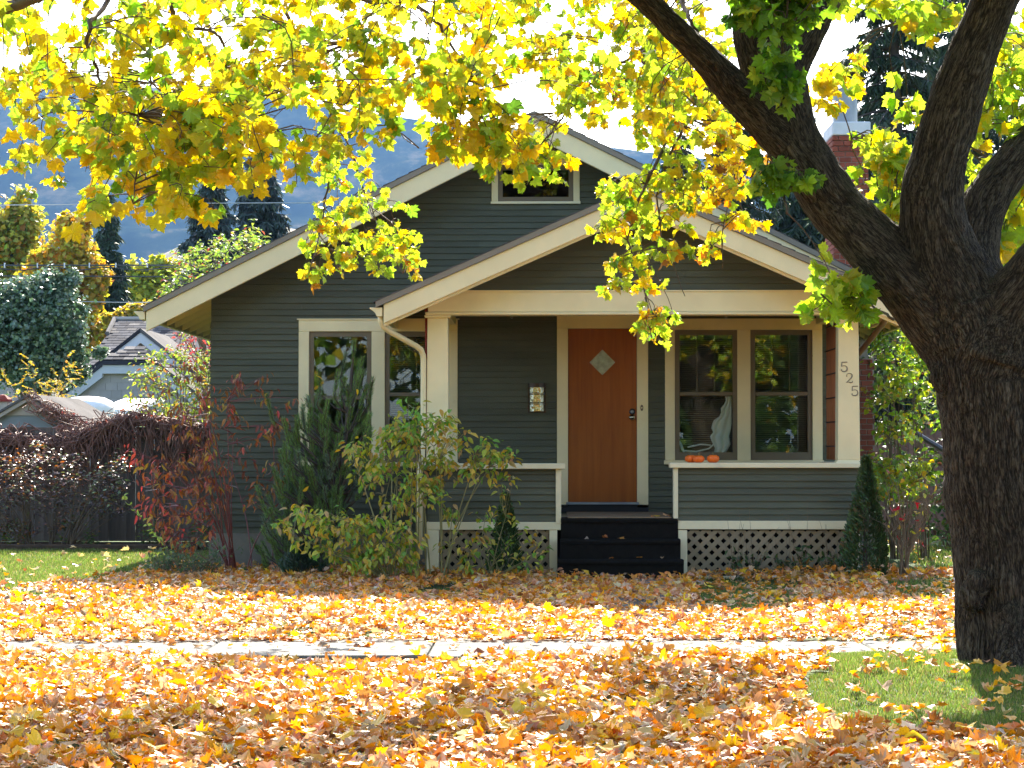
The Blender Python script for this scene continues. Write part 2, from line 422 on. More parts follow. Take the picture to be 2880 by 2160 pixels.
class MB:
    def __init__(s): s.v = []; s.q = []; s.t = []; s.n = 0; s.c = []; s.poly = []
    def add(s, V, q=None, t=None, col=None):
        V = np.asarray(V, float)
        if q is not None and len(q): s.q.append(np.asarray(q) + s.n)
        if t is not None and len(t): s.t.append(np.asarray(t) + s.n)
        s.v.append(V); s.n += len(V)
        if col is not None:
            col = np.asarray(col, float)
            s.c.append(np.broadcast_to(col, (len(V), 3)) if col.ndim == 1 else col)
        return s
    def hexa(s, P, col=None):
        """8 points: bottom ring 0-3 (counter-clockwise from above), top ring 4-7"""
        return s.add(P, q=[[3, 2, 1, 0], [4, 5, 6, 7], [0, 1, 5, 4], [1, 2, 6, 5], [2, 3, 7, 6], [3, 0, 4, 7]], col=col)
    def box(s, x0, x1, y0, y1, z0, z1, col=None):
        return s.hexa([(x0, y0, z0), (x1, y0, z0), (x1, y1, z0), (x0, y1, z0), (x0, y0, z1), (x1, y0, z1), (x1, y1, z1), (x0, y1, z1)], col)
    def prism(s, poly, a0, a1, axis='y'):
        """poly: 2D outline; axis y -> (x,z) extruded along y; axis x -> (y,z) along x; axis z -> (x,y) along z"""
        n = len(poly)
        def p(u, v, a): return (u, a, v) if axis == 'y' else ((a, u, v) if axis == 'x' else (u, v, a))
        V = [p(u, v, a0) for u, v in poly] + [p(u, v, a1) for u, v in poly]
        b = s.n
        s.v.append(np.array(V, float)); s.n += 2 * n
        for i in range(n):
            j = (i + 1) % n
            s.q.append(np.array([[b + i, b + j, b + n + j, b + n + i]]))
        s.poly.append([b + i for i in range(n)][::-1]); s.poly.append([b + n + i for i in range(n)])
        return s
    def tube(s, P, r, k=6, cap=True, col=None):
        P = np.asarray(P, float); r = np.broadcast_to(np.asarray(r, float), (len(P),))
        T = norm(np.gradient(P, axis=0))
        ref = np.array([0, 0, 1.0]) if abs(T[0][2]) < 0.9 else np.array([1.0, 0, 0])
        u = norm(np.cross(T[0], ref)); rings = []
        for i in range(len(P)):
            u = norm(u - T[i] * np.dot(u, T[i])); w = np.cross(T[i], u)
            a = np.arange(k) * 2 * math.pi / k
            rings.append(P[i] + r[i] * (np.cos(a)[:, None] * u + np.sin(a)[:, None] * w))
        V = np.concatenate(rings); q = []
        for i in range(len(P) - 1):
            for j in range(k):
                q.append([i * k + j, i * k + (j + 1) % k, (i + 1) * k + (j + 1) % k, (i + 1) * k + j])
        t = []
        if cap:
            V = np.concatenate([V, P[:1], P[-1:]]); c0, c1 = len(V) - 2, len(V) - 1
            for j in range(k):
                t.append([c0, (j + 1) % k, j]); t.append([c1, (len(P) - 1) * k + j, (len(P) - 1) * k + (j + 1) % k])
        return s.add(V, q=q, t=t, col=col)
    def lathe(s, prof, c, k=16, axis='z', rib=0, ribd=0.0):
        rings = []
        for r, h in prof:
            a = np.arange(k) * 2 * math.pi / k
            rr = r * (1 - ribd * np.abs(np.cos(a * rib / 2)) ** 6) if rib else r
            if axis == 'z': rings.append(np.stack([c[0] + rr * np.cos(a), c[1] + rr * np.sin(a), np.full(k, c[2] + h)], 1))
            else: rings.append(np.stack([c[0] + rr * np.cos(a), np.full(k, c[1] - h), c[2] + rr * np.sin(a)], 1))
        V = np.concatenate(rings); q = []
        for i in range(len(prof) - 1):
            for j in range(k):
                q.append([i * k + j, i * k + (j + 1) % k, (i + 1) * k + (j + 1) % k, (i + 1) * k + j])
        return s.add(V, q=q)
    def mesh(s, name, mat, smooth=False, bevel=0.0):
        if s.poly or bevel:
            bm = bmesh.new()
            vs_ = [bm.verts.new(p) for p in np.concatenate(s.v)]
            for arr in s.q + s.t:
                for f in arr:
                    try: bm.faces.new([vs_[i] for i in f])
                    except ValueError: pass
            for f in s.poly:
                try: bm.faces.new([vs_[i] for i in f])
                except ValueError: pass
            bmesh.ops.recalc_face_normals(bm, faces=bm.faces)
            if bevel:
                ed = [e for e in bm.edges if len(e.link_faces) == 2 and e.calc_face_angle(0) > 0.5]
                bmesh.ops.bevel(bm, geom=ed, offset=bevel, segments=1, affect='EDGES', clamp_overlap=True)
            me = bpy.data.meshes.new(name); bm.to_mesh(me); bm.free()
            me.polygons.foreach_set('use_smooth', np.full(len(me.polygons), bool(smooth)))
            me.materials.append(M[mat])
            return me
        f = []
        if s.q: f.append(np.concatenate(s.q))
        if s.t: f.append(np.concatenate(s.t))
        return mesh_from(name, np.concatenate(s.v), f, mat, smooth, np.concatenate(s.c) if s.c else None)
    def build(s, name, mat, parent=None, kind=None, smooth=False, bevel=0.0):
        return link(name, s.mesh(name, mat, smooth, bevel), parent, kind)

# ------------------------------------------------------------------ leaf shapes
def maple_shape(hi=True):
    if hi:
        half = [(.10, -.03), (.30, -.12), (.36, .02), (.54, .06), (.52, .17), (.66, .27), (.49, .34), (.52, .48), (.54, .67), (.37, .62), (.24, .58), (.26, .74), (.13, .80)]
    else:
        half = [(.30, -.08), (.36, .06), (.58, .24), (.42, .36), (.50, .62), (.26, .58)]
    pts = [(0, 0)] + half + [(0, 1.0)] + [(-x, y) for x, y in half[::-1]]
    return np.array(pts)
def leaf_template(outline, curl, seed, hub=(0, .33)):
    r = np.random.default_rng(seed)
    o = outline - np.array([0, .33])
    P = np.concatenate([[[hub[0], hub[1] - .33]], o])
    ph = r.uniform(0, 6.28, 4)
    x, y = P[:, 0], P[:, 1]
    z = curl * (-(0.9 + 0.5 * r.random()) * np.abs(x) ** 1.5 * (1 if r.random() < .6 else -.8) - .5 * (y - .1) ** 2 * (1 if r.random() < .7 else -.9)
                + .10 * np.sin(7 * x + ph[0]) + .10 * np.sin(6 * y + ph[1]) + .08 * np.sin(11 * (x + y) + ph[2]))
    V = np.stack([x, y, z], 1)
    n = len(outline)
    T = np.array([[0, 1 + i, 1 + (i + 1) % n] for i in range(n)])
    return V, T
MAPLE = [leaf_template(maple_shape(True), c, i) for i, c in enumerate((.35, .5, .7, .45, .9, .6))]
LITTER = [leaf_template(maple_shape(False), c, 20 + i) for i, c in enumerate((.3, .5, .75, 1.0, .45, .65, 1.3, .25))]
def oval_template(w, curl, seed):
    r = np.random.default_rng(seed)
    y = np.array([0, .22, .5, .78, 1.0]) - .1
    hw = np.array([0, .8, 1, .62, 0]) * w / 2
    V = [(0, y[i], -curl * .5 * y[i] ** 2) for i in range(5)]
    for sgn in (1, -1):
        for i in (1, 2, 3):
            V.append((sgn * hw[i], y[i], -curl * .5 * y[i] ** 2 + .35 * hw[i]))
    T = []
    for s0 in (5, 8):
        a = [[0, s0, 1], [1, s0, s0 + 1], [1, s0 + 1, 2], [2, s0 + 1, s0 + 2], [2, s0 + 2, 3], [3, s0 + 2, 4]]
        T += a if s0 == 5 else [[p, r_, q] for p, q, r_ in a]
    return np.array(V, float), np.array(T)
OVAL = [oval_template(.5, c, i) for i, c in enumerate((.3, .7, 1.0, 1.3))]
NARROW = [oval_template(.34, c, 9 + i) for i, c in enumerate((.4, .9, 1.3))]
ROUND = [oval_template(.78, c, 15 + i) for i, c in enumerate((.2, .5, .8))]
QUAD = [(np.array([[-.5, -.4, 0], [.5, -.5, .1], [.45, .5, -.05], [-.4, .45, .12]]), np.array([[0, 1, 2], [0, 2, 3]]))]
NEEDLE = [(np.array([[-.5, 0, 0], [.5, 0, 0], [0, 1, 0]]), np.array([[0, 1, 2]]))]

def cloud_mesh(name, temps, P, R, Sc, C, mat, edge=0.0, aniso=None):
    """one mesh of many leaves; edge: how much leaf rims differ from the middle"""
    P = np.asarray(P, float); Sc = np.asarray(Sc, float)
    pick = rng.integers(0, len(temps), len(P))
    Vs, Ts, Cs, off = [], [], [], 0
    for i, (tv, tt) in enumerate(temps):
        m = pick == i
        if not m.any(): continue
        k = len(tv)
        sc = Sc[m][:, None, None] if Sc.ndim == 1 else Sc[m][:, None, :]
        V = P[m][:, None, :] + np.einsum('nij,nkj->nki', R[m], tv[None] * sc)
        n = len(V)
        Vs.append(V.reshape(-1, 3))
        Ts.append((tt[None] + (off + np.arange(n) * k)[:, None, None]).reshape(-1, 3))
        c = np.repeat(C[m][:, None, :], k, 1)
        if edge:
            rad = np.linalg.norm(tv[:, :2], axis=1)
            rad = rad / max(rad.max(), 1e-6)
            g = (rad[None, :, None] * edge * rng.uniform(-1, 1, (n, 1, 1)))
            c = c * (1 + g * np.array([1.0, .55, .2]))
        Cs.append(np.clip(c, 0, 1).reshape(-1, 3))
        off += n * k
    return mesh_from(name, np.concatenate(Vs), [np.concatenate(Ts)], mat, False, np.concatenate(Cs))

def pick_cols(n, palette, jit=.12):
    """palette: list of (weight, rgb)"""
    w = np.array([p[0] for p in palette], float); w /= w.sum()
    c = np.array([p[1] for p in palette], float)[rng.choice(len(palette), n, p=w)]
    return np.clip(c * (1 + rng.normal(0, jit, (n, 1))) * (1 + rng.normal(0, jit * .5, (n, 3))), 0.003, .95)

def leaves_on(parent, temps, P, R, Sc, C, mat, n_single, single_name='leaf', edge=.25, mass='foliage', score=None):
    """the n_single leaves that show largest become parts of their own, the rest one mass"""
    n = len(P)
    u, v = project(P)
    seen = (u > 0) & (u < 2212) & (v > 0) & (v < 1659)
    sc = Sc / np.maximum(P[:, 1], 1) * seen if score is None else score
    order = np.argsort(-sc)
    one = order[:n_single]; rest = order[n_single:]
    base = WORLD.get(parent.name, Vector((0, 0, 0)))
    cache = {}
    for i in one:
        ti = int(rng.integers(0, len(temps)))
        q = tuple(np.round(C[i] * 7).astype(int))
        key = (ti, q)
        if key not in cache:
            if len(cache) > 60 and rng.random() < .8:
                key = list(cache)[int(rng.integers(0, len(cache)))]
                best = min(cache, key=lambda k: sum((a - b) ** 2 for a, b in zip(k[1], q)))
                key = best
            else:
                tv, tt = temps[ti]
                cc = np.repeat(C[i][None], len(tv), 0)
                rad = np.linalg.norm(tv[:, :2], axis=1); rad = rad / rad.max()
                cc = np.clip(cc * (1 + rad[:, None] * edge * rng.uniform(-1, 1) * np.array([1, .55, .2])), 0, 1)
                cache[key] = mesh_from(single_name, tv, [tt], mat, False, cc)
        o = bpy.data.objects.new(single_name, cache[key])
        COL.objects.link(o)
        o.parent = parent
        m4 = Matrix([list(R[i][r] * Sc[i]) + [P[i][r] - base[r]] for r in range(3)] + [[0, 0, 0, 1]])
        o.matrix_basis = m4
    if len(rest):
        me = cloud_mesh(mass, temps, P[rest], R[rest], Sc[rest], C[rest], mat, edge)
        link(mass, me, parent, 'stuff')

M['reflection_sheet'] = paint('white_reflection', (0.84, 0.83, 0.86), 0.7, 0.04, (3, 3, 3), 0.0, 60, 0.3)  # white for the sheet that imitates a reflection in the glass

# ------------------------------------------------------------------ ground
def gz(x, y):
    x = np.asarray(x, float); y = np.asarray(y, float)
    return 0.10 * np.exp(-(((x - 2.75) / 1.3) ** 2 + ((y - 14.9) / 1.5) ** 2)) + 0.02 * np.sin(x * 1.3 + .4) * np.sin(y * .9) * (np.abs(y - 16.8) > .8)
def axis_pts(a, b, step, far):
    inner = np.arange(a, b + 1e-6, step)
    out = [a - d for d in (3, 8, 18, 40, 90, 200, 500, 1500, far)][::-1]
    out2 = [b + d for d in (3, 8, 18, 40, 90, 200, 500, 1500, far)]
    return np.concatenate([out, inner, out2])
gx, gy = axis_pts(-12, 12, .4, 6000), axis_pts(9.4, 40, .4, 6000)
X, Y = np.meshgrid(gx, gy)
Z = gz(X, Y) - 0.02
Z[(Y < 9.3)] = -0.16
nx, ny = len(gx), len(gy)
i = np.arange((ny - 1) * (nx - 1)); r_, c_ = i // (nx - 1), i % (nx - 1)
a_ = r_ * nx + c_
gq = np.stack([a_, a_ + 1, a_ + nx + 1, a_ + nx], 1)
link('ground', mesh_from('ground', np.stack([X.ravel(), Y.ravel(), Z.ravel()], 1), [gq], 'turf', True), None, 'structure')
b = MB().box(-60, 60, 0.6, 8.95, -0.19, -0.145)
b.build('road', 'asphalt', None, 'structure')
b = MB().box(-60, 60, 8.95, 9.15, -0.2, 0.0)
b.build('kerb', 'concrete', None, 'structure', bevel=.015)

# pavement along the street and the path to the steps, slab by slab
pv = MB().box(-30, 30, 16.0, 17.5, -0.2, -0.035).build('sidewalk', 'soil', None, 'structure')
x = -10.0
while x < 9.5:
    w = 1.52
    sl = MB()
    t0 = .012 + rng.normal(0, .006)
    sl.hexa([(x, 16.02, -.05), (x + w, 16.02, -.05), (x + w, 17.48, -.05), (x, 17.48, -.05),
             (x, 16.02, t0), (x + w, 16.02, t0 + rng.normal(0, .006)), (x + w, 17.48, t0 + rng.normal(0, .005)), (x, 17.48, t0 + .003)])
    sl.build('paving_slab', 'pavement', pv, bevel=.012)
    x += w + .012
wk = MB().box(.12, 1.42, 17.5, 25.2, -0.2, -0.04).build('path', 'soil', None, 'structure')
y = 17.5
while y < 25.0:
    h = 1.08
    t0 = .012 + rng.normal(0, .006)
    MB().hexa([(.16, y, -.05), (1.38, y, -.05), (1.38, y + h, -.05), (.16, y + h, -.05),
               (.16, y, t0), (1.38, y, t0 + .004), (1.38, y + h, t0 + rng.normal(0, .006)), (.16, y + h, t0)]).build('paving_slab', 'pavement', wk, bevel=.012)
    y += h + .014
# low bed edging by the fence and the bed itself
MB().box(-14, -4.2, 32.6, 34.2, -.1, .035).build('flower_bed', 'soil', None, 'structure')
MB().prism([(-.02, 0), (.0, .12), (.09, .13), (.11, 0)], -14, Sx(560, 32.5), 'x').build('bed_edging', 'soil', None, 'structure').location = (0, 32.42, -.06)

# ------------------------------------------------------------------ the bungalow
YP, YW, YPR, YMR = 26.0, 28.1, 25.45, 27.5
EXPO = 0.0727
XL, XR = Sx(593.5, YW), 3.62           # side walls of the main body
ZB = Sz(1500, YW)                      # bottom of the siding
apx, apz = S(1503, 313, YMR)[0], S(1503, 313, YMR)[2]
tipL = S(403.6, 862.7, YMR)
SLM = (apz - tipL[2]) / (apx - tipL[0])
XEL, XER = tipL[0], 2 * apx - tipL[0]
ppx, ppz = S(1804, 519, YPR)[0], S(1804, 519, YPR)[2]
ptip = S(1056.5, 848.7, YPR)
SLP = (ppz - ptip[2]) / (ppx - ptip[0])
PEL, PER = ptip[0], 2 * ppx - ptip[0]
CL0, CL1 = Sx(1200.5, YP), Sx(1261, YP)
CR0, CR1 = Sx(2357.5, YP), Sx(2417, YP)
FLOORZ = Sz(1456, YP)
BT, BM, BB = Sz(820, YP), Sz(877, YP), Sz(886, YP)     # beam top, moulding, bottom

house = thing('bungalow', 'dark grey-green clapboard bungalow with cream trim and a gabled front porch', 'house', (0, YW, 0))

def rw(p, y):      # (px0, px1, py_top, py_bottom) at distance y -> x0, x1, z0, z1
    return Sx(p[0], y), Sx(p[1], y), Sz(p[3], y), Sz(p[2], y)

# openings in the front wall: outer trim rectangles
TR_L = rw((840, 1287, 899, 1303), YW)
TR_D = rw((1566.5, 1823, 862, 1438), YW)
TR_R = rw((1870.5, 2313, 896.5, 1296), YW)
TR_A = rw((1382.5, 1631, 440, 574), YW)

def siding(parent, y, z0, z1, xl, xr, holes, name='siding_board'):
    """lapped boards, one object each, cut around the holes and along the slopes xl(z), xr(z)"""
    z = z0
    while z < z1 - .004:
        t = min(z + EXPO, z1)
        cuts = [(z, t, None)]
        segs = [(z, t, [])]
        over = [h for h in holes if h[2] < t - 1e-4 and h[3] > z + 1e-4]
        # full-height pieces
        spans = [(None, None)]
        xs = sorted((h[0], h[1]) for h in over)
        pieces = []; cur = None
        for a, b_ in xs:
            pieces.append((cur, a)); cur = b_
        pieces.append((cur, None))
        for a, b_ in pieces:
            emit(parent, y, z, t, a, b_, xl, xr, name)
        for h in over:
            if h[2] > z + .006: emit(parent, y, z, h[2], h[0], h[1], xl, xr, name)
            if h[3] < t - .006: emit(parent, y, h[3], t, h[0], h[1], xl, xr, name)
        z = t
def emit(parent, y, z, t, a, b_, xl, xr, name):
    l0 = xl(z) if a is None else a; l1 = xl(t) if a is None else a
    r0 = xr(z) if b_ is None else b_; r1 = xr(t) if b_ is None else b_
    if a is None and b_ is not None and l0 >= b_: return
    if b_ is None and a is not None and r0 <= a: return
    if r0 - l0 < .01: return
    if r1 < l1: r1 = l1 = (r1 + l1) / 2
    if r0 - l0 > 2.4 and l1 < r1 and rng.random() < .55:       # a butt joint somewhere along a long board
        c = l0 + (r0 - l0) * rng.uniform(.25, .75)
        emit(parent, y, z, t, l0 if a is not None else None, c - .001, xl, xr, name); emit(parent, y, z, t, c + .001, r0 if b_ is not None else None, xl, xr, name)
        return
    j = rng.normal(0, .0014); w = rng.normal(0, .0016)
    m = MB()
    tb = .021 + j
    m.hexa([(l0, y - tb, z + w), (r0, y - tb, z - w), (r0, y + .002, z - .002), (l0, y + .002, z - .002),
            (l1, y - .003, t + .004), (r1, y - .003, t + .004), (r1, y + .002, t + .004), (l1, y + .002, t + .004)])
    m.build(name, 'siding', parent)

def wall_boxes(m, y0, y1, x0, x1, z0, z1, holes):
    xs = sorted({x0, x1, *[h[0] for h in holes], *[h[1] for h in holes]})
    for a, b_ in zip(xs[:-1], xs[1:]):
        hs = sorted((h[2], h[3]) for h in holes if h[0] <= a + 1e-6 and h[1] >= b_ - 1e-6)
        z = z0
        for p, q in hs:
            if p > z: m.box(a, b_, y0, y1, z, p)
            z = max(z, q)
        if z < z1: m.box(a, b_, y0, y1, z, z1)

# --- main body
WTOP = 2.78
m = MB()
inn = lambda r: (r[0] + .06, r[1] - .06, r[2] + .05, r[3] - .06)
wall_boxes(m, YW, YW + .13, XL, XR, ZB, WTOP, [inn(TR_L), inn(TR_D), inn(TR_R)])
zr = lambda x: apz - .16 - SLM * abs(x - apx)
# gable part above, with the attic opening
ax0, ax1, az0, az1 = inn(TR_A)
m.prism([(XL, WTOP), (ax0, WTOP), (ax0, zr(ax0)), (XL, max(zr(XL), WTOP + .01))], YW, YW + .13)
m.prism([(ax1, WTOP), (XR, WTOP), (XR, max(zr(XR), WTOP + .01)), (ax1, zr(ax1))], YW, YW + .13)
m.box(ax0, ax1, YW, YW + .13, WTOP, az0)
m.prism([(ax0, az1), (ax1, az1), (ax1, zr(ax1)), (apx, zr(apx)), (ax0, zr(ax0))], YW, YW + .13)
fw = m.build('front_wall', 'siding', house)
siding(fw, YW, ZB, apz - .16, lambda z: max(XL, apx - (apz - .16 - z) / SLM), lambda z: min(XR, apx + (apz - .16 - z) / SLM), [TR_L, TR_D, TR_R, TR_A])
m = MB()
YB = 38.6
def lapped_side(m, x, s, z0, z1, y0, y1):
    z = z0
    while z < z1 - .01:
        t = min(z + EXPO, z1)
        m.hexa([(x, y0, z), (x + s * .017, y0, z), (x + s * .017, y1, z), (x, y1, z), (x, y0, t), (x + s * .004, y0, t), (x + s * .004, y1, t), (x, y1, t)])
        z = t
m.box(XL, XL + .13, YW + .13, YB, ZB, 2.86); m.box(XR - .13, XR, YW + .13, YB, ZB, 2.86)
lapped_side(m, XL, -1, ZB, 2.86, YW, YB); lapped_side(m, XR, 1, ZB, 2.86, YW, YB)
m.box(XL + .13, XR - .13, YB - .13, YB, ZB, 2.86)
m.prism([(XL, 2.86), (XR, 2.86), (apx, zr(apx) - .02)], YB - .12, YB)
m.build('side_wall', 'siding', house)
m = MB().box(XL - .02, XR + .02, YW - .02, YB + .02, -.3, ZB)
m.build('foundation', 'concrete', house)
# rooms behind the glass
m = MB()
m.box(XL + .13, XR - .13, YW + .14, YB - .14, .50, .60); m.box(XL + .13, XR - .13, YW + .14, YB - .14, 2.79, 2.85)
m.box(XL + .14, XR - .14, 31.6, 31.7, .6, 2.79); m.box(.0, .1, YW + .14, 31.6, .6, 2.79)
m.build('room', 'room', house)

# --- main roof
def roof_pair(name, ax, az, slope, xl, xr, y0, y1, th, ov, mat, parent):
    root = None
    m = MB()
    for s, xe in ((-1, xl), (1, xr)):
        ze = az - slope * abs(xe - ax)
        m.prism([(ax, az), (xe, ze), (xe, ze - th), (ax, az - th)][::(1 if s < 0 else -1)], y0, y1)
    return m.build(name, mat, parent)
rf = roof_pair('roof', apx, apz, SLM, XEL, XER, YMR - .03, YB + .5, .062, 0, 'roof_edge', house)
def shingle_courses(parent, ax, az, slope, xl, xr, y0, y1, name='shingle_course'):
    ln = math.hypot(1, slope)
    for s, xe in ((-1, xl), (1, xr)):
        n = int(abs(xe - ax) * ln / .16)
        m = MB()
        for k in range(n + 1):
            d0 = min(k * .16, abs(xe - ax) * ln + .02); d1 = min(d0 + .17, abs(xe - ax) * ln + .025)
            if d1 - d0 < .03: continue
            p = lambda d, h: (ax + s * (d / ln - h * slope / ln * -1), az - slope * d / ln + h / ln)
            u0, v0 = p(d0, .003); u1, v1 = p(d1, .014); u2, v2 = p(d1, .002)
            m.prism([(u0, v0), (u1, v1), (u2, v2)] if s > 0 else [(u0, v0), (u2, v2), (u1, v1)], y0, y1)
        m.build(name, 'shingle_own', parent)
shingle_courses(rf, apx, apz, SLM, XEL, XER, YMR - .035, YB + .5)
def barge(parent, ax, az, slope, xe, y0, y1, off, h, name, mat, plumb=True, bev=.006):
    """sloping fascia board below the roof edge, plumb cut at the foot"""
    za = az - off; ze = az - off - slope * abs(xe - ax)
    poly = [(ax, za), (xe, ze), (xe, ze - h), (ax, za - h)]
    if xe > ax: poly = poly[::-1]
    return MB().prism(poly, y0, y1).build(name, mat, parent, bevel=bev)
for xe in (XEL + .03, XER - .03):
    barge(rf, apx, apz, SLM, xe, YMR, YMR + .045, .064, .235, 'barge_board', 'cream')
    s = -1 if xe < apx else 1
    # boards under the overhang: along the rake at the front, along the eave at the side
    barge(rf, apx, apz, SLM, xe, YMR + .046, YW - .02, .066, .022, 'soffit', 'cream_soffit', bev=0)
    k = 0; x0 = XL if s < 0 else XR
    while True:
        xa = x0 + s * k * .142; xb = xa + s * .138
        if abs(xb - x0) > abs(xe - x0) - .01: break
        za = apz - .068 - SLM * abs(xa - apx); zb = apz - .068 - SLM * abs(xb - apx)
        poly = [(xa, za), (xb, zb), (xb, zb - .02), (xa, za - .02)]
        if s > 0: poly = poly[::-1]
        MB().prism(poly, YW, YB + .4).build('soffit_board', 'cream_soffit', rf)
        k += 1
    # rafter tails
    for yy in np.arange(YW + .3, YB, .61):
        za = apz - .09 - SLM * abs(x0 - apx); zb = apz - .09 - SLM * abs(xe - apx)
        poly = [(x0, za), (xe, zb), (xe, zb - .07), (x0, za - .09)]
        if s > 0: poly = poly[::-1]
        MB().prism(poly, yy, yy + .045).build('rafter_tail', 'cream_soffit', rf)
def gutter(parent, x, z, s, y0, y1, w=.125, name='gutter'):
    """moulded gutter seen end on; s = -1 hangs to the left of x"""
    prof = [(0, 0), (0, -.095), (.06, -.095), (.075, -.06), (.10, -.035), (w, -.012), (w, 0)]
    poly = [(x + s * u, z + v) for u, v in prof]
    return MB().prism(poly, y0, y1).build(name, 'cream', parent, bevel=.003)
gl = S(417, 869, YMR + .02)
gutter(rf, XEL + .012, apz - .055 - SLM * abs(XEL - apx) + .005, -1, YMR + .03, YB + .4)
gutter(rf, XER - .012, apz - .055 - SLM * abs(XER - apx) + .005, 1, YMR + .03, YB + .4)

# --- windows
def window(p, y, name, lites=0, blind=False, sash_w=13.0, bottom_w=22, meet=1105, parent=None, clips=True):
    x0, x1, z0, z1 = rw(p, y)
    sw = sash_w / 240.9
    fr = MB()
    f0, f1 = y - .012, y + .035
    fr.box(x0, x0 + sw, f0, f1, z0, z1); fr.box(x1 - sw, x1, f0, f1, z0, z1)
    fr.box(x0 + sw, x1 - sw, f0, f1, z1 - sw * 1.1, z1); fr.box(x0 + sw, x1 - sw, f0, f1, z0, z0 + bottom_w / 240.9)
    w = fr.build('window', 'taupe', parent)
    gx0, gx1, gz0, gz1 = x0 + sw, x1 - sw, z0 + bottom_w / 240.9, z1 - sw * 1.1
    if meet:
        zm = Sz(meet, y)
        MB().box(gx0, gx1, f0 + .002, f1 - .002, zm - .022, zm + .022).build('meeting_rail', 'taupe', w, bevel=.003)
        MB().box(gx0, gx1, y + .006, y + .010, zm + .022, gz1).build('pane', 'glass', w)
        MB().box(gx0, gx1, y + .010, y + .014, gz0, zm - .022).build('pane', 'glass', w)
    else:
        MB().box(gx0, gx1, y + .006, y + .010, gz0, gz1).build('pane', 'glass_dark', w)
    for k in range(1, lites):
        xx = gx0 + (gx1 - gx0) * k / lites
        MB().box(xx - .008, xx + .008, y + .05, y + .07, Sz(meet, y), gz1).build('muntin', 'taupe', w)
    if meet:
        MB().box(gx0, gx1, y + .05, y + .075, Sz(meet, y) - .03, Sz(meet, y)).build('inner_rail', 'taupe', w)
    if blind:
        bl = MB(); z = gz0 + .01
        while z < gz1:
            bl.hexa([(gx0 + .01, y + .105, z), (gx1 - .01, y + .105, z), (gx1 - .01, y + .125, z + .006), (gx0 + .01, y + .125, z + .006),
                     (gx0 + .01, y + .105, z + .0015), (gx1 - .01, y + .105, z + .0015), (gx1 - .01, y + .125, z + .0075), (gx0 + .01, y + .125, z + .0075)])
            z += .0245
        bl.build('blind', 'blind', w, 'stuff')
    if clips:
        for xx in (x0 - .018, x1 + .018):
            for fz in (.16, .80):
                MB().box(xx - .03, xx + .03, y - .036, y - .03, z0 + (z1 - z0) * fz - .008, z0 + (z1 - z0) * fz + .008).build('clip', 'taupe', w)
    return w
def casing(rects, y, parent, proud=.03, mat='cream'):
    for (x0, x1, z0, z1) in rects:
        MB().box(x0, x1, y - proud, y + .04, z0, z1).build('casing', mat, parent, bevel=.004)
def wp(px0, px1, py0, py1): return rw((px0, px1, py0, py1), YW)
casing([wp(840, 1287, 899, 932), wp(840, 869.2, 932.2, 1300), wp(1045, 1082.5, 932.2, 1300), wp(1259, 1287, 932.2, 1300)], YW, fw)
MB().box(TR_L[0] - .02, TR_L[1] + .02, YW - .045, YW + .02, TR_L[3], TR_L[3] + .012).build('drip_cap', 'cream', fw)
x0, x1, z0, z1 = wp(836, 1290, 1300.2, 1311)
MB().box(x0, x1, YW - .06, YW + .04, z0, z1).build('window_sill', 'cream', fw, bevel=.004)
window((869.4, 1044.8, 932.4, 1300), YW + .01, 'w', 0, False, meet=1118, parent=house)
window((1082.7, 1258.8, 932.4, 1300), YW + .01, 'w', 2, True, meet=1109, parent=house)
casing([wp(1870.5, 2313, 896.5, 928), wp(1870.5, 1898, 928.2, 1294), wp(2074, 2110.7, 928.2, 1294), wp(2285, 2313, 928.2, 1294)], YW, fw)
x0, x1, z0, z1 = wp(1867, 2316, 1294.2, 1306)
MB().box(x0, x1, YW - .06, YW + .04, z0, z1).build('window_sill', 'cream', fw, bevel=.004)
window((1898.2, 2073.8, 928.4, 1294), YW + .01, 'w', 3, True, meet=1107.5, parent=house)
window((2110.9, 2284.8, 928.4, 1294), YW + .01, 'w', 3, True, meet=1107.5, parent=house)
# added white sheet and strands standing in for a reflection in the lower pane
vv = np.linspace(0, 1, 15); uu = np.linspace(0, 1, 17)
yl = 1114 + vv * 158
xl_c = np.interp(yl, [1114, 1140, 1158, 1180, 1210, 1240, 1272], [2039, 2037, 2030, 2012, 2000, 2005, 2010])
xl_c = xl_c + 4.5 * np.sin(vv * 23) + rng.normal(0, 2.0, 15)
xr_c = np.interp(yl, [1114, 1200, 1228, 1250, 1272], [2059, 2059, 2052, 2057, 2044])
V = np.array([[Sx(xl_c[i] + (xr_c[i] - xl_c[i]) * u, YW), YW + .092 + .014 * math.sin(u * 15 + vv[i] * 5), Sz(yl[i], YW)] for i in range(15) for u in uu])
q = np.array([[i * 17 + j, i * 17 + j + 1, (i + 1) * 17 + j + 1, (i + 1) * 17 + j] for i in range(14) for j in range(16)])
cw = link('reflection_sheet', mesh_from('reflection_sheet', V, [q], 'reflection_sheet', True), house)
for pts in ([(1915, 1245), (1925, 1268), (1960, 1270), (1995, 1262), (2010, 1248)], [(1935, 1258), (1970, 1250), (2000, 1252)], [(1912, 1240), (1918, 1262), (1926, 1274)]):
    MB().tube([(Sx(p[0], YW), YW + .09, Sz(p[1], YW)) for p in pts], .011, 6).build('reflection_streak', 'reflection_sheet', house)
casing([wp(1382.5, 1631, 446, 464), wp(1382.5, 1400.5, 464.2, 567), wp(1613, 1631, 464.2, 567)], YW, fw)
x0, x1, z0, z1 = wp(1380, 1633, 567.2, 574)
MB().box(x0, x1, YW - .045, YW + .04, z0, z1).build('window_sill', 'sill_white', fw, bevel=.003)
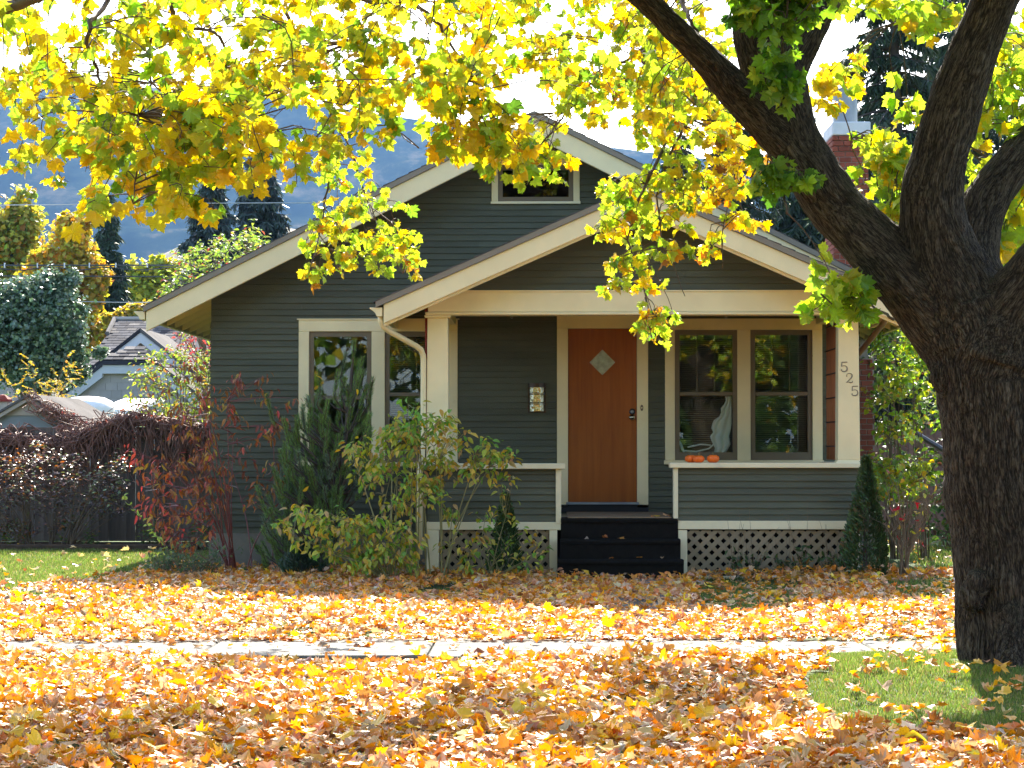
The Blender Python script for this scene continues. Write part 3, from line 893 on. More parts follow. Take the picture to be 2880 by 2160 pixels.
window((1400.7, 1612.8, 464.4, 567), YW + .01, 'w', 0, False, bottom_w=13, meet=None, parent=house, clips=False)
# near-black sheet painting the attic's shade behind the small window
MB().box(ax0 - .3, ax1 + .3, YW + .6, YW + .62, az0 - .3, az1 + .1).build('attic_backing', 'dark', house)

# --- front door
casing([wp(1566.5, 1597.6, 924.2, 1428), wp(1791.2, 1823, 924.2, 1428), wp(1566.5, 1823, 862, 924)], YW, fw)
dx0, dx1, dz0, dz1 = wp(1598.4, 1790.8, 924.6, 1412)
dr = MB().box(dx0, dx1, YW + .0, YW + .045, dz0, dz1).build('front_door', 'door', house, bevel=.003)
cx, cz = Sx(1694.4, YW), Sz(1019.4, YW)
hs = .150
def diamond(r0, r1, y0, y1):
    m = MB(); o = [(r1, 0), (0, r1), (-r1, 0), (0, -r1)]; i_ = [(r0, 0), (0, r0), (-r0, 0), (0, -r0)]
    for k in range(4):
        j = (k + 1) % 4
        m.prism([(cx + i_[k][0], cz + i_[k][1]), (cx + o[k][0], cz + o[k][1]), (cx + o[j][0], cz + o[j][1]), (cx + i_[j][0], cz + i_[j][1])], y0, y1)
    return m
diamond(hs, hs + .028, YW - .012, YW + .0).build('light_frame', 'door', dr)
MB().prism([(cx + hs, cz), (cx, cz + hs), (cx - hs, cz), (cx, cz - hs)], YW - .006, YW - .001).build('door_light', 'frosted', dr)
k = S(1777, 1174, YW)
MB().lathe([(.0, .075), (.024, .072), (.034, .055), (.034, .045), (.02, .035), (.012, .02), (.012, .006), (.034, .005), (.034, 0)], (k[0], YW, k[2]), 18, 'y').build('door_knob', 'brass', dr, smooth=True)
k = S(1778, 1158, YW)
MB().lathe([(0, .022), (.022, .022), (.026, .014), (.037, .012), (.037, 0)], (k[0], YW, k[2]), 18, 'y').build('deadbolt', 'bronze', dr, smooth=True)
MB().lathe([(0, .025), (.02, .0245), (.021, .022)], (k[0], YW, k[2]), 14, 'y').build('deadbolt_face', 'galv', dr, smooth=True)
x0, x1, z0, z1 = wp(1592, 1797, 1412.2, 1419)
MB().box(x0, x1, YW - .05, YW + .06, z0, z1).build('threshold', 'galv', house, bevel=.003)
x0, x1, z0, z1 = wp(1566.5, 1823, 1419.2, 1440)
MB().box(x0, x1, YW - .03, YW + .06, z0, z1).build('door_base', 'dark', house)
k = S(1805, 1147, YW - .03)
m = MB(); a = np.linspace(0, 2 * math.pi, 17)[:-1]
MB().prism([(k[0] + .017 * math.cos(t), k[2] + .037 * math.sin(t)) for t in a], YW - .042, YW - .0305).build('doorbell', 'taupe', house, bevel=.003)
MB().prism([(k[0] + .009 * math.cos(t), k[2] + .009 * math.sin(t)) for t in a], YW - .048, YW - .0425).build('doorbell_button', 'cream', house)

# --- porch: floor, steps, half walls, columns, beam, roof
fl = MB().box(CL0 + .02, CR1 - .02, YP + .03, YW - .02, FLOORZ - .07, FLOORZ - .012).build('porch_floor', 'bronze', house)
sx0, sx1 = Sx(1581, YP), Sx(1893, YP)
# skirt, posts, lattice and half walls
def half_wall(xa, xb, xpost, nm, side):
    """xa..xb across the front; the corner board stands at the step end"""
    hz0, hz1 = Sz(1466, YP), Sz(1312, YP)
    w = MB().box(xa, xb, YP + .02, YP + .12, hz0, hz1).build('porch_wall', 'siding', house)
    siding(w, YP + .02, hz0, hz1, lambda z: xa, lambda z: xb, [])
    return w
lx0, lx1 = CL0 + .01, Sx(1563, YP)
rx0, rx1 = Sx(1906.5, YP), CR1 - .006
wl = half_wall(lx0, lx1, 0, '', -1)
wr = half_wall(rx0, rx1, 0, '', 1)
MB().box(lx1, Sx(1578, YP), YP - .02, YP + .125, Sz(1473, YP), Sz(1312, YP)).build('corner_board', 'sill_white', wl, bevel=.004)
MB().box(Sx(1893.5, YP), rx0, YP - .02, YP + .125, Sz(1467, YP), Sz(1312, YP)).build('corner_board', 'sill_white', wr, bevel=.004)
MB().box(CL0 - .06, Sx(1589, YP), YP - .065, YP + .17, Sz(1319, YP), Sz(1303.5, YP)).build('rail_cap', 'sill_white', wl, bevel=.006)
MB().box(Sx(1882.5, YP), CR1 + .045, YP - .065, YP + .17, Sz(1316, YP), Sz(1301.5, YP)).build('rail_cap', 'sill_white', wr, bevel=.006)
MB().box(CL0 + .0, Sx(1588, YP), YP - .012, YP + .1, Sz(1490.5, YP), Sz(1468, YP)).build('skirt_board', 'sill_white', wl, bevel=.004)
MB().box(Sx(1906.5, YP), CR1 + .0, YP - .012, YP + .1, Sz(1488.6, YP), Sz(1464.5, YP)).build('skirt_board', 'sill_white', wr, bevel=.004)
pz0 = -.05
for a, b_, p in ((1200.5, 1235, wl), (1545, 1567, wl), (1907, 1932, wr), (2395, 2416.5, wr)):
    MB().box(Sx(a, YP), Sx(b_, YP), YP - .008, YP + .09, pz0, Sz(1490.8, YP)).build('skirt_post', 'sill_white', p, bevel=.004)
for a, b_, p in ((1235, 1545, wl), (1932, 2395, wr)):
    MB().box(Sx(a, YP), Sx(b_, YP), YP + .0, YP + .05, pz0, Sz(1620, YP)).build('bottom_board', 'sill_white', p, bevel=.003)
    x0, x1 = Sx(a, YP) + .002, Sx(b_, YP) - .002; z0, z1 = Sz(1620, YP) + .002, Sz(1491, YP) - .002
    pitch, w = .1256, .0465
    for layer, sg in ((0, 1), (1, -1)):
        yy = YP + .02 + layer * .009
        c0 = x0 - (z1 - z0) - .06
        hw = w * math.sqrt(2) / 2
        while c0 < x1 + (z1 - z0):
            # strip centre line from (c0, z0) rising to the right (sg=1) or left (sg=-1); clipped to the panel
            pts = []
            poly = [(c0 - hw, z0), (c0 + hw, z0), (c0 + hw + sg * (z1 - z0), z1), (c0 - hw + sg * (z1 - z0), z1)]
            # clip against x0 and x1
            for lim, keep in ((x0, 1), (x1, -1)):
                out = []
                for i_ in range(len(poly)):
                    p1, p2 = poly[i_], poly[(i_ + 1) % len(poly)]
                    d1, d2 = keep * (p1[0] - lim), keep * (p2[0] - lim)
                    if d1 >= 0: out.append(p1)
                    if d1 * d2 < 0:
                        t = d1 / (d1 - d2); out.append((p1[0] + t * (p2[0] - p1[0]), p1[1] + t * (p2[1] - p1[1])))
                poly = out
                if len(poly) < 3: break
            if len(poly) >= 3:
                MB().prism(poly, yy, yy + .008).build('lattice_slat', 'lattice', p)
            c0 += pitch
# near-black sheet painting the shade behind the lattice under the porch
MB().box(CL0 + .1, CR1 - .1, YP + 1.0, YP + 1.05, pz0, FLOORZ - .08).build('dark_backing', 'dark', house)
MB().box(CL0 + .02, CL0 + .07, YP + .1, YW, pz0, FLOORZ - .08).build('side_skirt', 'siding', house)
MB().box(CR1 - .07, CR1 - .02, YP + .1, YW, pz0, FLOORZ - .08).build('side_skirt', 'siding', house)
# side half walls with caps
for xa, xb, nm in ((CL0 + .012, CL0 + .12, -1), (CR1 - .12, CR1 - .012, 1)):
    w = MB(); w.box(xa, xb, YP + .18, YW - .02, FLOORZ - .2, Sz(1312, YP))
    lapped_side(w, xa if nm < 0 else xb, nm, FLOORZ - .2, Sz(1312, YP), YP + .13, YW - .02)
    sw = w.build('porch_wall', 'siding', house)
    MB().box(xa - .07, xb + .06, YP + .172, YW - .04, Sz(1316, YP) + .001, Sz(1302, YP)).build('rail_cap', 'sill_white', sw, bevel=.005)
# steps, carpeted, each with a rounded nose
sp = None
def step_profile(y0, y1, z0, z1):
    r = .022
    return [(y1, z0), (y0 + .02, z0), (y0 + .02, z1 - .05), (y0, z1 - .045), (y0 - .004, z1 - .02), (y0 + .006, z1 - .004), (y0 + .025, z1), (y1, z1)]
zz = [FLOORZ * 2 / 3 - .012, FLOORZ / 3 - .008]
for (ya, z1, xa, xb) in ((YP - .30, zz[0], Sx(1576, YP - .3), Sx(1914, YP - .3)), (YP - .60, zz[1], Sx(1569, YP - .6), Sx(1923, YP - .6))):
    MB().prism(step_profile(ya, YP + .35 if ya > YP - .5 else YP - .305, -.1 if ya < YP - .5 else 0.0, z1), xa, xb, 'x').build('step', 'black_carpet', house)
MB().prism(step_profile(YP - .035, YP + .34, zz[0] + .002, FLOORZ - .004), Sx(1577, YP) , Sx(1907, YP) - .004, 'x').build('step', 'black_carpet', house)
mat = MB()
yy = YP + .02
mat.box(sx0 + .06, sx1 - .02, YP + .345, YW - .12, FLOORZ - .004, FLOORZ + .008)
mat.box(sx0 + .06, sx1 - .02, YP - .01, YP + .34, FLOORZ - .003, FLOORZ + .008)
tag(mat.build('doormat', 'mat'), 'tan ribbed mat lying on the porch floor before the orange door', 'doormat')

# columns (slightly tapered, with cap moulding and base)
def column(x0, x1, nm):
    zb, zt = Sz(1302, YP) + .001, BB - .03
    e = .006
    m = MB()
    m.hexa([(x0 - e, YP - .01, zb + .03), (x1 + e, YP - .01, zb + .03), (x1 + e, YP + .24, zb + .03), (x0 - e, YP + .24, zb + .03),
            (x0 + e, YP, zt), (x1 - e, YP, zt), (x1 - e, YP + .23, zt), (x0 + e, YP + .23, zt)])
    c = m.build('porch_column', 'cream', house, bevel=.005)
    MB().hexa([(x0 - .022, YP - .022, zt), (x1 + .022, YP - .022, zt), (x1 + .022, YP + .25, zt), (x0 - .022, YP + .25, zt),
               (x0 - .03, YP - .03, BB - .002), (x1 + .03, YP - .03, BB - .002), (x1 + .03, YP + .26, BB - .002), (x0 - .03, YP + .26, BB - .002)]).build('capital', 'cream', c, bevel=.005)
    MB().hexa([(x0 - .03, YP - .03, zb), (x1 + .03, YP - .03, zb), (x1 + .03, YP + .165, zb), (x0 - .03, YP + .165, zb),
               (x0 - .01, YP - .014, zb + .03), (x1 + .01, YP - .014, zb + .03), (x1 + .01, YP + .165, zb + .03), (x0 - .01, YP + .165, zb + .03)]).build('column_base', 'cream', c)
    return c
col_l = column(CL0, CL1, 0)
col_r = column(CR0, CR1, 1)
# house number 5 2 5 stepping down the column
def numeral(ch, cx, cz, h, y):
    s = h
    if ch == '5':
        st = [[(.34, 1), (-.22, .98)], [(-.22, .98), (-.26, .53)], [(-.26, .53), (-.10, .62), (.10, .63), (.28, .52), (.34, .32), (.27, .12), (.08, .01), (-.12, .02), (-.28, .12), (-.30, .20)]]
        blob = (-.26, .20)
    else:
        st = [[(-.30, .74), (-.24, .90), (-.06, 1.0), (.14, .98), (.29, .86), (.30, .70), (.20, .52), (.02, .34), (-.18, .16), (-.32, .03)], [(-.32, .04), (-.06, .10), (.12, .03), (.30, .06), (.36, .22)]]
        blob = (-.26, .72)
    m = MB()
    for ln in st:
        P = np.array([(cx + u * s, y, cz + (v - .5) * s) for u, v in ln])
        w = np.full(len(P), .055 * s)
        if len(P) > 4: w = np.interp(np.linspace(0, 1, len(P)), [0, .25, .55, .8, 1], [.03, .045, .085, .06, .03]) * s
        m.tube(P, w, 6)
    m.lathe([(0, .004), (.06 * s, .004), (.07 * s, 0)], (cx + blob[0] * s, y, cz + (blob[1] - .5) * s), 10, 'y')
    return m
hn = MB().box(Sx(2374, YP) - .002, Sx(2374, YP) + .002, YP - .0035, YP - .003, Sz(1032, YP) - .002, Sz(1032, YP) + .002).build('house_number', 'numeral', house)
for ch, px, py in (('5', 2374.5, 1032.4), ('2', 2389, 1064), ('5', 2404, 1100)):
    numeral(ch, Sx(px, YP), Sz(py, YP), .104, YP - .006).build('numeral', 'numeral', hn)

# beam with bed moulding, side beams, ceiling
bx0, bx1 = CL0 + .012, CR1 - .008
bm_ = MB().box(bx0, bx1, YP - .004, YP + .23, BM, BT).build('porch_beam', 'cream', house, bevel=.004)
MB().box(bx0 - .03, bx1 + .03, YP - .03, YP + .25, BB, BM - .002).build('beam_moulding', 'cream', bm_, bevel=.008)
MB().box(bx0, bx1, YP - .02, YP + .0, BT - .001, BT + .014).build('beam_cap', 'cream', bm_)
for xa, xb in ((bx0, bx0 + .22), (bx1 - .22, bx1)):
    MB().box(xa, xb, YP + .252, YW - .02, BB, BT).build('side_beam', 'cream', bm_)
MB().box(bx0 + .22, bx1 - .22, YP + .25, YW - .02, BT - .12, BT - .06).build('porch_ceiling', 'bronze', house)
for px in (1439, 2044):
    k = S(px, 888, YP)
    MB().tube([(k[0] + .012 * math.cos(t), YP + .1, k[2] - .012 + .012 * math.sin(t)) for t in np.linspace(0, 6.0, 9)], .003, 5).build('eye_hook', 'galv', bm_)
# porch gable
pz = lambda x: ppz - .10 - SLP * abs(x - ppx)
xl_ = lambda z: max(bx0 - .3, ppx - (ppz - .10 - z) / SLP)
xr_ = lambda z: min(bx1 + .3, ppx + (ppz - .10 - z) / SLP)
pg = MB().prism([(xl_(BT + .015), BT + .015), (xr_(BT + .015), BT + .015), (ppx, ppz - .10)], YP + .04, YP + .16).build('porch_gable', 'siding', house)
siding(pg, YP + .04, BT + .015, ppz - .12, xl_, xr_, [])
prf = roof_pair('porch_roof', ppx, ppz, SLP, PEL, PER, YPR - .03, YW - .02, .062, 0, 'roof_edge', house)
shingle_courses(prf, ppx, ppz, SLP, PEL, PER, YPR - .035, YW - .02)
for xe in (PEL + .085, PER - .085):
    barge(prf, ppx, ppz, SLP, xe, YPR, YPR + .045, .064, .205, 'barge_board', 'cream')
    barge(prf, ppx, ppz, SLP, xe, YPR + .046, YPR + .075, .20, .10, 'barge_backing', 'cream_soffit')
    s = -1 if xe < ppx else 1
    # soffit boards running back along the eave
    k = 0; x0 = bx0 - .02 if s < 0 else bx1 + .02
    while True:
        xa = x0 + s * (k * .125); xb = xa + s * .120
        if abs(xb - x0) > abs(xe - x0): break
        za = ppz - .068 - SLP * abs(xa - ppx); zb = ppz - .068 - SLP * abs(xb - ppx)
        poly = [(xa, za), (xb, zb), (xb, zb - .02 - .012 * (k % 2)), (xa, za - .02 - .012 * (k % 2))]
        if s > 0: poly = poly[::-1]
        MB().prism(poly, YPR + .08, YW - .02).build('soffit_board', 'cream_soffit', prf)
        k += 1
    barge(prf, ppx, ppz, SLP, (bx0 - .02) if s < 0 else (bx1 + .02), YPR + .08, YP + .03, .066, .022, 'soffit', 'cream_soffit', bev=0)
gz_ = ppz - .058 - SLP * abs(PEL - ppx)
gutter(prf, PEL + .07, Sz(864, YPR), -1, YPR + .01, YW - .03, .135)
gutter(prf, PER - .07, Sz(864, YPR), 1, YPR + .01, YW - .03, .135)
# downspout: from the gutter, back to the column, down
P = [S(1070, 891, YPR + .1), S(1071, 905, YPR + .1), S(1077, 918, YPR + .13), S(1092, 930, YPR + .18), S(1170, 973, YPR + .42), S(1184, 984, YPR + .5), S(1190, 1000, YPR + .54), S(1191, 1015, YPR + .55), S(1190.5, 1200, YPR + .55), S(1187, 1290, YPR + .54), S(1181, 1330, YPR + .5), S(1180, 1560, YPR + .5)]
MB().tube(P, .031, 10).build('downspout', 'cream', house, smooth=True)
P = [(PER - .12, YP + .2, 2.86), (PER - .14, YP + .3, 2.75), (CR1 + .16, YP + .8, 2.5), (CR1 + .08, YP + 1.2, 2.35), (CR1 + .07, YP + 1.3, .1)]
MB().tube(P, .032, 8).build('downspout', 'taupe', house, smooth=True)

# --- chimney on the side wall, brick by brick where it shows
YC = 33.0
ch0, ch1 = Sx(2347.5, YC), Sx(2445, YC)
cz1 = Sz(382, YC)
chm = MB(); chm.box(ch0 + .012, ch1 - .012, YC + .012, YC + 1.07, 2.6, cz1 - .01); chm.box(XR + .004, ch1 + .07, YC + .012, YC + 1.3, -.1, 2.6)
chim = chm.build('chimney', 'mortar', house)
bmesh_cache = {}
def brick(x0, x1, y0, y1, z0, z1):
    key = (round(x1 - x0, 2), round(y1 - y0, 2))
    if key not in bmesh_cache:
        w, d = x1 - x0, y1 - y0
        bmesh_cache[key] = MB().box(0, w, 0, d, 0, z1 - z0).mesh('brick', 'brick', bevel=.004)
    o = link('brick', bmesh_cache[key], chim)
    o.location = Vector(o.location) + Vector((x0, y0 + rng.normal(0, .002), z0))
bl, bh, g = .152, .064, .010
z = 3.0; k = 0
while z < cz1 - .03:
    bulge = .02 if z > cz1 - .24 else 0
    x = ch0 - bulge - (bl / 2 if k % 2 else 0)
    while x < ch1 - .03:
        a, b_ = max(x, ch0 - bulge), min(x + bl, ch1 + bulge)
        if b_ - a > .03: brick(a, b_, YC - bulge, YC + .07, z, z + bh)
        x += bl + g
    y = YC + .08 - (bl / 2 if k % 2 else 0)
    while y < YC + 1.05:
        a, b_ = max(y, YC + .08), min(y + bl, YC + 1.08)
        if b_ - a > .03: brick(ch0 - bulge, ch0 + .05, a, b_, z, z + bh)
        y += bl + g
    z += bh + g; k += 1
z = .3
while z < 2.55:
    x = XR + .02 + (bl / 2 if k % 2 else 0)
    while x < ch1 + .05:
        b_ = min(x + bl, ch1 + .075)
        if b_ - x > .03: brick(x, b_, YC, YC + .07, z, z + bh)
        x += bl + g
    z += bh + g; k += 1
MB().box(ch0 - .02, ch1 + .03, YC - .03, YC + 1.10, cz1, cz1 + .185).build('chimney_cap', 'cap', chim, bevel=.012)
fx = (Sx(2345, YC + .5) + Sx(2415, YC + .5)) / 2
MB().lathe([(.155, 0), (.17, .0), (.17, .52), (.163, .52), (.155, .52), (.155, 0)], (fx, YC + .5, cz1 + .185), 28).build('flue_pipe', 'galv', chim, smooth=False)

# ------------------------------------------------------------------ things on the house
mb = thing('mailbox', 'brass embossed wall mailbox with a dark lid between column and door', 'mailbox', S(1509.5, 1158, YW))
x0, x1, z0, z1 = wp(1488, 1532, 1088, 1157)
a = np.linspace(0, math.pi, 13)
xc, hw = (x0 + x1) / 2, (x1 - x0) / 2
bow = [(xc + hw * math.cos(t), YW - .02 - .075 * math.sin(t) ** .8) for t in a]
MB().prism(bow[::-1], z0, z1, 'z').build('box_body', 'brass', mb, smooth=False)
for fz in (.30, .36, .68, .74):
    MB().tube([(p[0], p[1] - .002, z0 + (z1 - z0) * fz) for p in bow], .0055, 5).build('band', 'bronze', mb)
for fx_ in (-.35, .35):
    t = math.acos(fx_)
    MB().box(xc + hw * fx_ - .005, xc + hw * fx_ + .005, YW - .026 - .075 * math.sin(t) ** .8, YW - .015 - .075 * math.sin(t) ** .8, z0, z1).build('rib', 'brass', mb)
bow2 = [(xc + (hw + .012) * math.cos(t), YW - .018 - .085 * math.sin(t) ** .8) for t in a]
MB().prism(bow2[::-1], z1 - .008, z1 + .042, 'z').build('lid', 'bronze', mb)
MB().box(x0 - .012, x1 + .012, YW - .024, YW - .018, z0 - .015, z1 + .045).build('back_plate', 'bronze', mb)

capz = Sz(1301.5, YP)
for px, hw_, stem_lean, lab in ((1943, .068, -.2, 'orange mini pumpkin half hidden behind another on the porch ledge'),
                               (1965, .066, .1, 'middle orange mini pumpkin of three on the porch ledge'),
                               (2005.5, .070, -.1, 'orange mini pumpkin set a little apart beside two others on the ledge')):
    yy = YP + (.11 if px < 1950 else .03)
    c = S(px, 1300, yy)
    p = thing('pumpkin', lab, 'pumpkin', (c[0], yy, capz), 'mini pumpkins on the porch ledge')
    h = hw_ * 1.22
    prof = [(.004, .1 * h), (.5 * hw_, .02 * h), (.85 * hw_, .2 * h), (hw_, .5 * h), (.88 * hw_, .8 * h), (.5 * hw_, .98 * h), (.2 * hw_, .95 * h), (.02 * hw_, .86 * h)]
    MB().lathe(prof, (c[0], yy, capz), 40, rib=10, ribd=.10).build('pumpkin_body', 'pumpkin', p, smooth=True)
    P = [(c[0], yy, capz + .85 * h), (c[0] + .004 * stem_lean, yy, capz + 1.12 * h), (c[0] + .06 * stem_lean, yy, capz + 1.42 * h)]
    MB().tube(P, [.010, .006, .006], 6).build('pumpkin_stem', 'pumpkin_stem', p)

# bamboo screen hanging at the right side of the porch, and the red one at the other side
sc_ = thing('bamboo_screen', 'orange-brown bamboo cane screen hanging behind the numbered porch column', 'screen', (CR0 + .02, YP + 1.0, Sz(1305, YP)))
xs_ = CR0 + .075
y = YP + .30
while y < YP + 1.55:
    MB().tube([(xs_ + rng.normal(0, .004), y, 1.25), (xs_, y, 2.0), (xs_ + rng.normal(0, .004), y, BB + .02)], .026, 7).build('cane', 'bamboo', sc_, smooth=True)
    y += .056
for zc in np.linspace(1.4, 2.75, 6):
    MB().box(xs_ - .034, xs_ - .024, YP + .28, YP + 1.55, zc - .007, zc + .007).build('binding', 'cord', sc_)
red = thing('rolled_screen', 'narrow dark red screen hung behind the downspout side column', 'screen', (CL0 - .02, YP + .1, BB - 1.2))
for k in range(3):
    MB().tube([(CL0 - .012 - .001 * k, YP + .06 + .05 * k, BB - 1.25), (CL0 - .012, YP + .06 + .05 * k, BT - .03)], .014, 6).build('cane', 'bamboo_red', red)

# ------------------------------------------------------------------ the big maple
def limb_px(pts):
    """pts: (display x, display y, distance, radius in display px) -> centre line and radii in metres"""
    P = np.array([D(p[0], p[1], p[2]) for p in pts]); r = np.array([p[3] * p[2] / 5200.0 * (.97 if p[3] > 110 else .90) for p in pts])
    return P, r
def spline(P, r, n):
    """Catmull-Rom resample"""
    P = np.asarray(P, float); r = np.asarray(r, float)
    t = np.linspace(0, len(P) - 1, n); i = np.minimum(t.astype(int), len(P) - 2); f = (t - i)[:, None]
    g = lambda k: P[np.clip(k, 0, len(P) - 1)]
    p0, p1, p2, p3 = g(i - 1), g(i), g(i + 1), g(i + 2)
    Q = .5 * (2 * p1 + (p2 - p0) * f + (2 * p0 - 5 * p1 + 4 * p2 - p3) * f ** 2 + (3 * p1 - p0 - 3 * p2 + p3) * f ** 3)
    return Q, np.interp(t, np.arange(len(P)), r)
TY = 15.15
base = D(2195, 1452, TY)
maple = thing('maple_tree', 'large old maple with thick forked trunk and yellow-green leaves by the pavement', 'tree', (base[0], base[1], 0))
LIMBS = [
    [(2205, 1530, TY, 140), (2204, 1462, TY, 136), (2199, 1420, TY, 131), (2192, 1340, TY, 126), (2186, 1250, TY, 126), (2172, 1120, TY, 126), (2160, 1000, TY, 123), (2152, 900, TY, 123), (2142, 800, TY, 126), (2126, 720, TY, 128), (2098, 650, TY, 118)],
    [(2140, 800, TY, 102), (2078, 735, TY, 98), (1982, 628, TY + .02, 84), (1880, 525, TY + .05, 74), (1802, 440, TY + .08, 67), (1755, 372, TY + .1, 66), (1718, 315, TY + .12, 68), (1692, 240, TY + .15, 72), (1672, 160, TY + .18, 76), (1652, 80, TY + .2, 78), (1640, 0, TY + .25, 72), (1632, -110, TY + .3, 66)],
    [(1690, 150, TY + .2, 62), (1735, 70, TY + .3, 54), (1775, -10, TY + .4, 48), (1830, -110, TY + .5, 42)],
    [(1715, 320, TY + .1, 56), (1650, 258, TY + .05, 50), (1590, 200, TY, 45), (1530, 132, TY - .1, 38), (1455, 60, TY - .2, 33), (1370, -20, TY - .3, 29), (1240, -120, TY - .4, 25)],
    [(2100, 720, TY, 118), (2060, 620, TY - .02, 100), (2025, 520, TY - .05, 82), (2012, 430, TY - .08, 75), (2032, 330, TY - .1, 69), (2066, 220, TY - .12, 65), (2106, 110, TY - .15, 61), (2150, 0, TY - .2, 57), (2192, -110, TY - .25, 52)],
    [(2120, 660, TY + .25, 85), (2098, 560, TY + .35, 64), (2122, 450, TY + .45, 56), (2172, 375, TY + .5, 54), (2232, 305, TY + .6, 50), (2310, 220, TY + .7, 45)],
    [(2150, 760, TY - .1, 112), (2185, 670, TY - .18, 80), (2228, 600, TY - .25, 66), (2290, 520, TY - .32, 60), (2370, 440, TY - .4, 54)],
]
tm = MB(); AX = []
for li, pts in enumerate(LIMBS):
    P, r = limb_px(pts)
    Q, q = spline(P, r, 34)
    tm.tube(Q, q, 20)
    # moving frame for the bark direction
    T = norm(np.gradient(Q, axis=0)); s = np.concatenate([[0], np.cumsum(np.linalg.norm(np.diff(Q, axis=0), axis=1))])
    u = norm(np.cross(T[0], [0, 1, 0.01])); U = []
    for i in range(len(Q)):
        u = norm(u - T[i] * np.dot(u, T[i])); U.append(u)
    AX.append((Q, q, T, np.array(U), s + li * 7.3))
# burls, the old scar and root flare
for (px, py, yy, rr) in ((2100, 1292, TY - .27, 27), (2110, 1262, TY - .29, 26), (2046, 815, TY - .1, 34), (2034, 775, TY - .05, 30)):
    c = D(px, py, yy); R_ = rr * yy / 5200
    tm.lathe([(R_ * math.sin(t), -R_ * 1.25 * math.cos(t)) for t in np.linspace(.03, math.pi - .03, 9)], c, 12)
for ang in (255, 305, 20, 120, 335):
    a = math.radians(ang)
    tm.tube([base + np.array([.28 * math.cos(a), .28 * math.sin(a), .42]), base + np.array([.40 * math.cos(a), .40 * math.sin(a), .12]), base + np.array([.55 * math.cos(a), .55 * math.sin(a), -.08])], [.11, .10, .06], 10)
tmp = tm.build('tmp_trunk', 'bark', None)
tmp.location = (0, 0, 0)
md = tmp.modifiers.new('r', 'REMESH'); md.mode = 'VOXEL'; md.voxel_size = .0105
ms = tmp.modifiers.new('s', 'SMOOTH'); ms.factor = .6; ms.iterations = 14
dg = bpy.context.evaluated_depsgraph_get()
me = bpy.data.meshes.new_from_object(tmp.evaluated_get(dg), depsgraph=dg)
nv = len(me.vertices)
co = np.empty(nv * 3, np.float32); me.vertices.foreach_get('co', co); co = co.reshape(-1, 3).astype(float)
no_ = np.empty(nv * 3, np.float32); me.vertices.foreach_get('normal', no_); no_ = no_.reshape(-1, 3).astype(float)
best = np.full(nv, 1e9); bark = np.zeros((nv, 3)); rad = np.zeros(nv); second = np.full(nv, 1e9)
for (Q, q, T, U, s) in AX:
    for i in range(len(Q)):
        d = co - Q[i]
        along = d @ T[i]
        m_ = np.linalg.norm(d, axis=1) / q[i] + .0 * along
        upd = m_ < best
        best[upd] = m_[upd]
        W = np.cross(T[i], U[i])
        b3 = np.stack([d @ U[i], d @ W, s[i] + along], 1)
        bark[upd] = b3[upd]; rad[upd] = q[i]
def crack(p, w): return np.exp(-((2 * vnoise(p) - 1) / w) ** 2)
warp = np.stack([vnoise(bark * [8, 8, 4]) - .5, vnoise(bark * [8, 8, 4] + 31) - .5, np.zeros(nv)], 1) * .05
bp_ = bark + warp
k1 = crack(bp_ * [38, 38, 5.0], .24); k2 = crack(bp_ * [62, 62, 9.0] + 9, .22)
fis = np.clip(np.maximum(k1, .7 * k2), 0, 1)
plate = vnoise(bp_ * [40, 40, 9] + 3)
amp = np.clip(rad / .37, .4, 1.0) * .014
lump = (vnoise(co * 3.5) - .5) * .045 * np.clip(rad / .3, .3, 1) + (vnoise(co * 9 + 5) - .5) * .016
co2 = co + no_ * (amp * (.25 - fis + .3 * plate) + lump)[:, None]
me.vertices.foreach_set('co', co2.astype(np.float32).ravel())
af = me.attributes.new('fissure', 'FLOAT', 'POINT'); af.data.foreach_set('value', (1 - fis).astype(np.float32))
at = me.attributes.new('bark', 'FLOAT_VECTOR', 'POINT'); at.data.foreach_set('vector', bp_.astype(np.float32).ravel())
me.polygons.foreach_set('use_smooth', np.ones(len(me.polygons), bool))
me.materials.clear(); me.materials.append(M['bark'])
me.update()
bpy.data.objects.remove(tmp)
link('trunk', me, maple)

